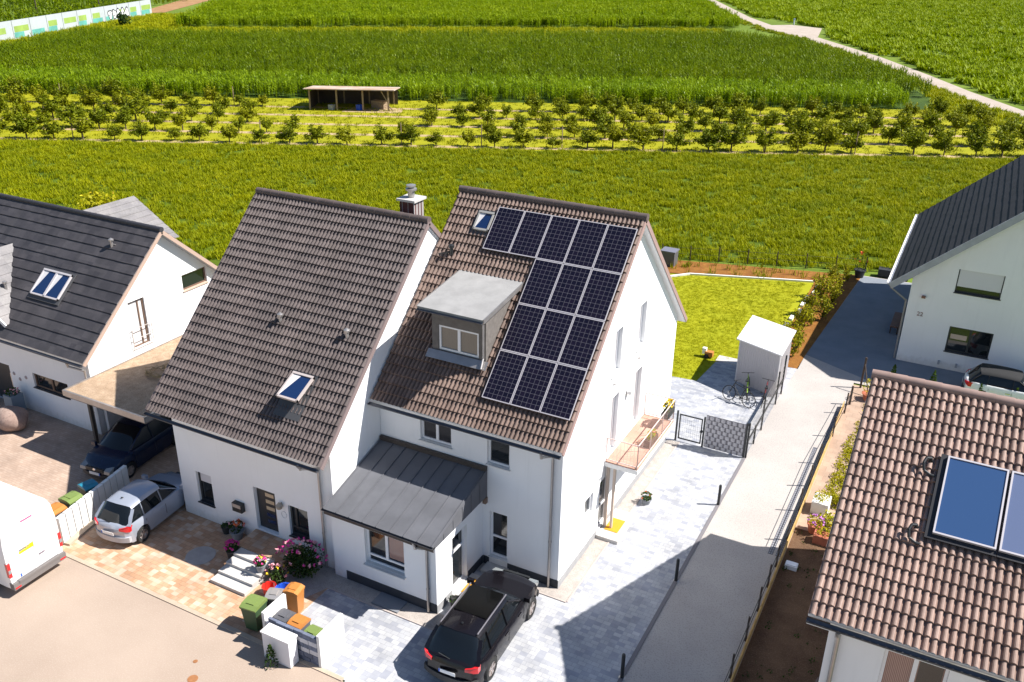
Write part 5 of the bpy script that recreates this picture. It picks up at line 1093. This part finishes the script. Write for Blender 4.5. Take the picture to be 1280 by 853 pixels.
for ri,(n,sp_,s0,s1) in enumerate(rows):
    k=0;s=s0;idx=0
    while s<s1:
        ss=s+random.uniform(-.35,.35)+ri*1.1; nn_=n+random.uniform(-.3,.3); s+=sp_
        x,y=fp(ss,nn_)
        # seen in the frame?
        vx=V((x,y,1))-V((9.3766,-21.4774,19.5133)); zz_=vx.dot(f_cam); px=640+1122.65*vx.dot(r_cam)/zz_
        if px<-25 or px>1305: continue
        if ri in (1,2,3,4) and -31<ss<-14.5 and n>76: continue
        if ri==1 and -26<ss<-17: continue
        if random.random()<.03: continue
        idx+=1
        sc=random.uniform(.75,1.12)*(1.0 if (ss>6 or ss<-44) else .80)
        v=random.randrange(8)
        if v not in [p[0] for p in protos]:
            T=thing('fruit_tree','x','tree',(0,0,0),'fruit trees in the orchard rows'); lp('trunk',VAR[v][0],None,T); lp('crown',VAR[v][1],None,T); protos.append((v,T)); o=T
        else: o=copy_tree(dict(protos)[v])
        o.matrix_basis=M.Translation((x,y,0))@M.Rotation(random.uniform(0,6.28),4,'Z')@M.Diagonal((sc,sc,sc*random.uniform(.85,1.15),1))
        o['label']='low fruit tree, number %d from the left in the %s of the orchard'%(idx,nms[ri])
        cnt+=1
pp=None
for k,(ss,n) in enumerate([(-47,66.1),(-28,66),(-14,66.1),(-6,66),(2,66.1),(12,66),(22,66.1),(31,66),(-37,86.5),(-58,86.5)]):
    x,y=fp(ss,n)
    if pp is None: pp=thing('orchard_stake','x','stake',(0,0,0),'stakes in the orchard'); lp('stake',MB().tube((0,0,0),(0,0,2.2),.05,.045,7),WOOD,pp); lp('tip',MB().lathe([(.05,2.2),(.01,2.26)],(0,0,0),7),WOODD,pp); o=pp
    else: o=copy_tree(pp)
    o.matrix_basis=M.Translation((x,y,0)); o['label']='bare wooden stake in the orchard %s row, stake %d from the left'%(('front',k+1) if k<8 else ('back',k-7))
# shelter in the orchard
sh2=thing('open_shelter','open timber shelter with a rusty lean-to roof in the orchard','shelter',(*fp(-22.5,86),0))
o0=V((*fp(-27.4,84.4),0)); Lw,Dp=9.9,4.6
def sb(s0,s1,n0,n1,z0,z1,m=None): return m.obox(o0,FU,FN,(0,0,1),s0,s1,n0,n1,z0,z1)
rm=MB().prism([o0+FU*-.5+FN*-.5+V((0,0,2.42)),o0+FU*(Lw+.3)+FN*-.5+V((0,0,2.42)),o0+FU*(Lw+.3)+FN*(Dp+.3)+V((0,0,1.95)),o0+FU*-.5+FN*(Dp+.3)+V((0,0,1.95))],(0,0,.1))
part('roof',rm,ground('rusty_sheet',(.36,.24,.16),(.50,.42,.36),.4,(.30,.13,.06),3,.6),sh2)
for s_ in (0.1,3.3,6.4,9.4):
    for n_ in (0,Dp): part('post',sb(s_-.09,s_+.09,n_-.09,n_+.09,0,2.38 if n_==0 else 1.96,MB()),WOOD,sh2)
part('brace',MB().bar(o0+FU*9.4+V((0,0,.9)),o0+FU*8.6+V((0,0,2.3)),.1).bar(o0+FU*9.4+V((0,0,.6)),o0+FU*10.0+V((0,0,.05)),.1),WOOD,sh2); part('back_wall',sb(0,Lw,Dp-.05,Dp,0,1.96,MB()),WOODD,sh2); part('side_wall',sb(-.02,.04,0,Dp,0,1.96,MB()),WOODD,sh2)
def crate(label,s_,n_,w,d,h,m):
    p=o0+FU*s_+FN*n_; T=thing('crate',label,'crate',(p.x,p.y,0),'crates under the orchard shelter'); mb=MB(); 
    for k in range(4): mb.box(-w/2,w/2,-d/2,d/2,k*h/4+.02,(k+1)*h/4)
    lp('slats',mb,m,T); lp('lid',MB().box(-w/2-.02,w/2+.02,-d/2-.02,d/2+.02,h,h+.04),m,T)
crate('pale crate at the front of the orchard shelter',2.6,.3,.6,.6,.55,CONC); crate('blue crate in the middle of the orchard shelter',5.9,.4,.6,.6,.6,BLUEP); crate('brown wood pile box at the right inside the orchard shelter',8.1,1.6,1.8,.9,.9,WOOD)
struct('shelter_ground',sheet([tuple((o0+FU*a+FN*b)[:2]) for a,b in ((4,-1),(11,-1.2),(11,2),(4,1))],.006),EARTH)
# ---------------------------------------------------------------- painted barrier wall far left
A0=V((-140,58,0));A1=V((-178.2,144.3,0)); dB=(A1-A0);LB=dB.length;dB/=LB; nB=V((dB.y,-dB.x,0))
bw=thing('painted_barrier','long white barrier wall painted with green and turquoise panels and graffiti','wall',(-160,100,0))
nP=16; pcs=[(.62,.66,.66),(.45,.55,.22),(.18,.50,.42),(.70,.70,.72)]
PM=[plain('barrier_white',(.40,.43,.44),.8,var=.06,scale=.3),plain('barrier_lime',(.25,.36,.07),.8,var=.15,scale=.5),plain('barrier_turquoise',(.10,.33,.28),.8,var=.2,scale=.5),plain('barrier_grey',(.33,.31,.35),.8,var=.12,scale=.4)]
for i in range(nP):
    s0=i*LB/nP;s1=(i+1)*LB/nP-.12; p_=part('panel',MB().obox(A0,dB,(0,0,1),nB,s0,s1,0,3.35,-.1,.1),PM[0],bw)
    if i%5!=2: part('painted_field',MB().obox(A0,dB,(0,0,1),nB,s0+.4,s1-(2.2 if i%3 else .6),1.25,2.3,.1,.12),PM[1 if i>3 else 3],p_)
    if i%4!=1: part('painted_field',MB().obox(A0,dB,(0,0,1),nB,s0+.2,s1-(1.2 if i%2 else 2.4),.25,1.2,.1,.125),PM[2 if i>4 else 3],p_)
gp_=A0+dB*((V((-170.5,127,0))-A0).dot(dB)); mb=MB();wb_=MB()
s=(V((-169.3,125,0))-A0).dot(dB)
rg=random.Random(3)
for k in range(5):   # bubble letters
    c=s+k*2.0; poly=[]
    for q in range(14): a=2*PI*q/14; rr=1+.18*math.sin(3*a+k); poly.append(A0+dB*(c+1.08*rr*math.cos(a))+V((0,0,1.45+1.1*rr*math.sin(a)))+nB*(.13+.004*k))
    mb.prism(poly,nB*.004); poly2=[A0+dB*c+V((0,0,1.45))+((p-nB*(.13+.004*k))-(A0+dB*c+V((0,0,1.45))))*.74+nB*(.14+.004*k) for p in poly]; wb_.prism(poly2,nB*.003)
    for q in range(2): aa=rg.uniform(0,6.28); mb.tube(A0+dB*(c+.35*math.cos(aa))+V((0,0,1.45+.4*math.sin(aa)))+nB*.15,A0+dB*(c+.35*math.cos(aa))+V((0,0,1.45+.4*math.sin(aa)))+nB*.19,.17,n=8)
part('graffiti',mb,plain('graffiti_black',(.02,.02,.03),.7),bw); part('graffiti_fill',wb_,plain('graffiti_white',(.75,.75,.76),.7),bw)
for k,(x,y) in enumerate(((-194.2,124.7),(-190.8,139.5))): single('power_pole',MB().tube((0,0,0),(0,0,7),.16,.11,8).box(-.9,.9,-.06,.06,6.3,6.42),WOODD,'%s of the two dark poles in the field behind the painted barrier'%('left one','right one')[k],'pole',(x,y,0),'poles behind the barrier')
bush('roadside_bush','dark round bush at the right foot of the painted barrier','bush',(-158.5,119.2,0),(1.3,1.2,1.6),500,.5,LF_DK)
T=thing('marker_post','pale marker post beside the bend of the gravel farm track','marker post',(-37.8,214.9,0)); lp('post',MB().box(-.14,.14,-.14,.14,0,1.0),plain('marker_white',(.62,.66,.72),.6),T); lp('cap',MB().box(-.17,.17,-.17,.17,1.0,1.4),plain('marker_blue',(.3,.42,.6),.6),T)
# ---------------------------------------------------------------- crops (uncountable)
GAPR=[fp(46,90),fp(60,90),fp(60,110),(3.2,112),cs(-2.7,133.9,.93),fp(47,103)]
bush('field_bush','yellow flowering bush in the field just behind the anthracite-roofed house','bush',(-46.5,20.8,0),(1.9,1.3,1.1),600,.35,LF_YEL,((YELF,5,.16),))
def corn_clump(seed,mat,n=3,spread=.45,hs=(1.9,2.4),wid=.11):
    rg=random.Random(seed); m=MB()
    for _ in range(n):
        x,y=rg.uniform(-spread,spread),rg.uniform(-spread,spread); h=rg.uniform(*hs); m.tube((x,y,0),(x,y,h),.018,.01,4,cap=False)
        for k in range(9): blade(m,(x,y,h*(.25+.72*k/9)),k*PI+rg.uniform(-.9,.9),rg.uniform(.42,.68),wid,rg.uniform(.9,1.5),3)
        for k in range(3): blade(m,(x,y,h-.05),rg.uniform(0,6.3),.3,.03,.5,1)
    return m
LF_CORNF=leafmat('front_corn_leaf',(.13,.22,.002),(.29,.38,.012),.3,rough=.35,trans=.3)
FRONT=[fp(-106,92),fp(52,92),fp(52,103),fp(-106,103)]
scatter('front_corn',patchy(fill(FRONT,2.6,excl=[GAPR]),(6,30),.5,.9,.3,9,3),[src_obj('fc%d'%k,corn_clump(70+k,LF_CORNF,3,.45,(1.7,2.1),.13),LF_CORNF) for k in range(3)],.85,1.1,'bright front band of the corn behind the orchard',.05)
CC=[src_obj('corn%d'%k,corn_clump(k,LF_CORN),LF_CORN) for k in range(4)]
scatter('corn_field',patchy(fill(CORN1,2.3,excl=[FRONT]),(6,30),.45,.85,.3,4,3),CC,.85,1.15,'tall green corn field behind the orchard',.05)
CORN2=[(-148,123),(-99.5,158.5),(-49.5,192.5),(-46.5,199),(-58,226),(-86,289),(-150,425),(-300,420),(-255,300),(-197,190),(-168,150)]
CC2=[src_obj('fcorn%d'%k,corn_clump(20+k,LF_CORN2,5,.8,(1.6,2.2),.2),LF_CORN2) for k in range(3)]
scatter('far_corn_field',patchy(fill(CORN2,.7),(8,40),.4,.85,.3,5,3),CC2,.9,1.25,'lighter green corn field in the far distance',.05)
LEFTF=[(-155,60),(-184,140),(-214,200),(-275,310),(-420,420),(-420,120),(-260,40)]
scatter('left_field',fill(LEFTF,.11),[src_obj('lf%d'%k,corn_clump(40+k,LF_CORN,5,1.2,(1.2,1.9),.28),LF_CORN) for k in range(2)],1,1.4,'green crop field behind the painted barrier wall',.05)
def beet(seed,mat):
    rg=random.Random(seed); m=MB()
    for k in range(26): blade(m,(rg.uniform(-.55,.55),rg.uniform(-.55,.55),.05),rg.uniform(0,6.3),rg.uniform(.5,.95),rg.uniform(.16,.26),rg.uniform(.5,1.5),2)
    return m
RF=[(14,111.5),(7,124.5),(0,140),(-9.5,160),(-25.5,188.5),(-29,209),(-50.5,230),(-78,292),(-144,432),(40,500),(60,240),(60,108)]
scatter('bright_crop_field',patchy(fill(RF,.6),(5,30),.25,.75,.4,6),[src_obj('bt%d'%k,beet(k,LF_BEET),LF_BEET) for k in range(3)],1.0,1.9,'bright green leafy crop right of the farm track',.1)
scatter('track_verge',fill(TRK+[(p[0]-3.0,p[1]-.5) for p in TRK[::-1]],1.2)[:3000],[src_obj('tv%d'%k,beet(10+k,LF_GRASS),LF_GRASS) for k in range(2)],.4,.8,'rough grass verge along the farm track',.1)
def tuft(seed,n=22,r=.26,L=(.28,.5),w=.05):
    rg=random.Random(seed); m=MB()
    for k in range(n): blade(m,(rg.gauss(0,r*.6),rg.gauss(0,r*.6),0),rg.uniform(0,6.3),rg.uniform(*L),w,rg.uniform(.3,1.4),2)
    return m
MEADOW=[(-112,9),(-38,12.5),(-31,20),(-8.9,32.9),(4.4,37.6),(10,38.2),(44,42),(44,86),fp(50,64.6),fp(-110,64.6)]
g0=[src_obj('tf%d'%k,tuft(k),LF_GRASS if k<3 else LF_GRASS2) for k in range(5)]
scatter('meadow_crop',patchy(fill(MEADOW,12),(1.2,5),.3,.78,.4,2),g0,.6,1.15,'knee-high green crop in the field behind the houses',.15)
def gr(seed): return tuft(seed,14,.16,(.10,.22),.035)
scatter('orchard_grass_tufts',fill([fp(-105,64.8),fp(78,64.8),fp(78,72),fp(58,79),fp(49,92),fp(-105,92)],1.6),[src_obj('ot%d'%k,tuft(60+k,12,.3,(.08,.2),.05),LF_LAWN if k else LF_TREE2) for k in range(3)],.8,1.6,'yellow green grass between the orchard rows',.1)
LAWN=[(-8.0,16.0),(-3,16.7),(-.6,16.9),(-.45,19.5),(1.1,20.5),(1.3,20.9),(1.35,33.2),(-5.3,30.8),(-8.0,29.8)]
scatter('lawn',fill(LAWN,80),[src_obj('lw%d'%k,tuft(80+k,16,.11,(.03,.06),.012),LF_LAWN if k else LF_GRASS2) for k in range(3)],.8,1.3,'short yellow green lawn behind the metal shed',.1)
scatter('bed_plants',fill([(-9,30.6),(-5.4,31.2),(1.75,33.8),(4.2,36.4),(-9,32.6)],2.0),[src_obj('bp%d'%k,tuft(90+k,10,.2,(.2,.5),.04),LF_TREE2) for k in range(2)],.6,1.3,'loose grass and weeds in the bark strip along the field',.1)

GAP=[(-143,72),(-150,90),(-166,114),(-178,143),(-172,150),(-158,148),(-147,122),(-99.5,157),(-49,191),(-44,192),(-31,181),(-8,139),(3,113),fp(48,94),fp(49,89),fp(60,80),(14,102),(6,116),(-3,133),(-14,156),(-31,184),(-47,194)]
GAP1=[cs(-45,192.7),cs(-99.4,154.8),cs(-150.4,119),(-147,122),(-99.5,157),(-49,191)]
GAP2=[(2.2,112),fp(49,92),fp(50,84),fp(58,78),fp(76,72),(20,98),(12.5,103),(4.6,116.5),(-3.5,134)]
GAP3=[(-140,66),cs(-153,85.6),cs(-166,113.5),cs(-150.4,119),(-147,122),(-160,149),(-172,148),(-176,141),(-164,113),(-151,84)]
vt=[src_obj('vt%d'%k,tuft(120+k,20,.5,(.3,.7),.12),LF_GRASS2 if k else LF_LAWN) for k in range(3)]
for q,(G_,n_) in enumerate(((GAP1,'rough grass strip between the two corn fields'),(GAP2,'rough grass between the orchard end and the farm track'),(GAP3,'rough yellow grass at the foot of the painted barrier'))):
    scatter('rough_grass',fill(G_,1.6),[o if q==0 else o.copy() for o in vt],.7,1.4,n_,.1)
# ---------------------------------------------------------------- camera, light, world
cam=bpy.data.cameras.new('camera'); co=bpy.data.objects.new('camera',cam); COL.objects.link(co)
yaw,pitch,roll=0.4804,0.4271,0.0155
f=V((-math.sin(yaw)*math.cos(pitch),math.cos(yaw)*math.cos(pitch),-math.sin(pitch))); r=V((math.cos(yaw),math.sin(yaw),0)); u=r.cross(f)
r2=r*math.cos(roll)+u*math.sin(roll); u2=u*math.cos(roll)-r*math.sin(roll)
co.matrix_world=M(((r2.x,u2.x,-f.x,9.3766),(r2.y,u2.y,-f.y,-21.4774),(r2.z,u2.z,-f.z,19.5133),(0,0,0,1)))
cam.sensor_width=36; cam.lens=1122.647/1280*36; cam.clip_end=3000; cam.clip_start=.5; S.camera=co
sd=V((.79,.34,1.0)).normalized()
sun=bpy.data.lights.new('sun','SUN'); so=bpy.data.objects.new('sun',sun); COL.objects.link(so); so.rotation_euler=(-sd).to_track_quat('-Z','Y').to_euler()
sun.energy=5.0; sun.angle=R(.5); sun.color=(1,.96,.90)
w=bpy.data.worlds.new('World'); S.world=w; w.use_nodes=True; t=w.node_tree; bg=t.nodes['Background']; sk=t.nodes.new('ShaderNodeTexSky'); sk.sky_type='NISHITA'; sk.sun_disc=False
sk.sun_elevation=math.asin(sd.z); sk.sun_rotation=math.atan2(sd.x,sd.y); sk.altitude=100; sk.air_density=1.0; sk.dust_density=.3; sk.ozone_density=3.0
t.links.new(sk.outputs[0],bg.inputs['Color']); bg.inputs['Strength'].default_value=.066
S.view_settings.view_transform='Standard'; S.view_settings.look='None'; S.view_settings.exposure=.95; S.view_settings.gamma=1; S.view_settings.use_curve_mapping=False
S.render.engine='CYCLES'; S.cycles.use_denoising=True; S.cycles.max_bounces=6; S.cycles.diffuse_bounces=3; S.cycles.transparent_max_bounces=4
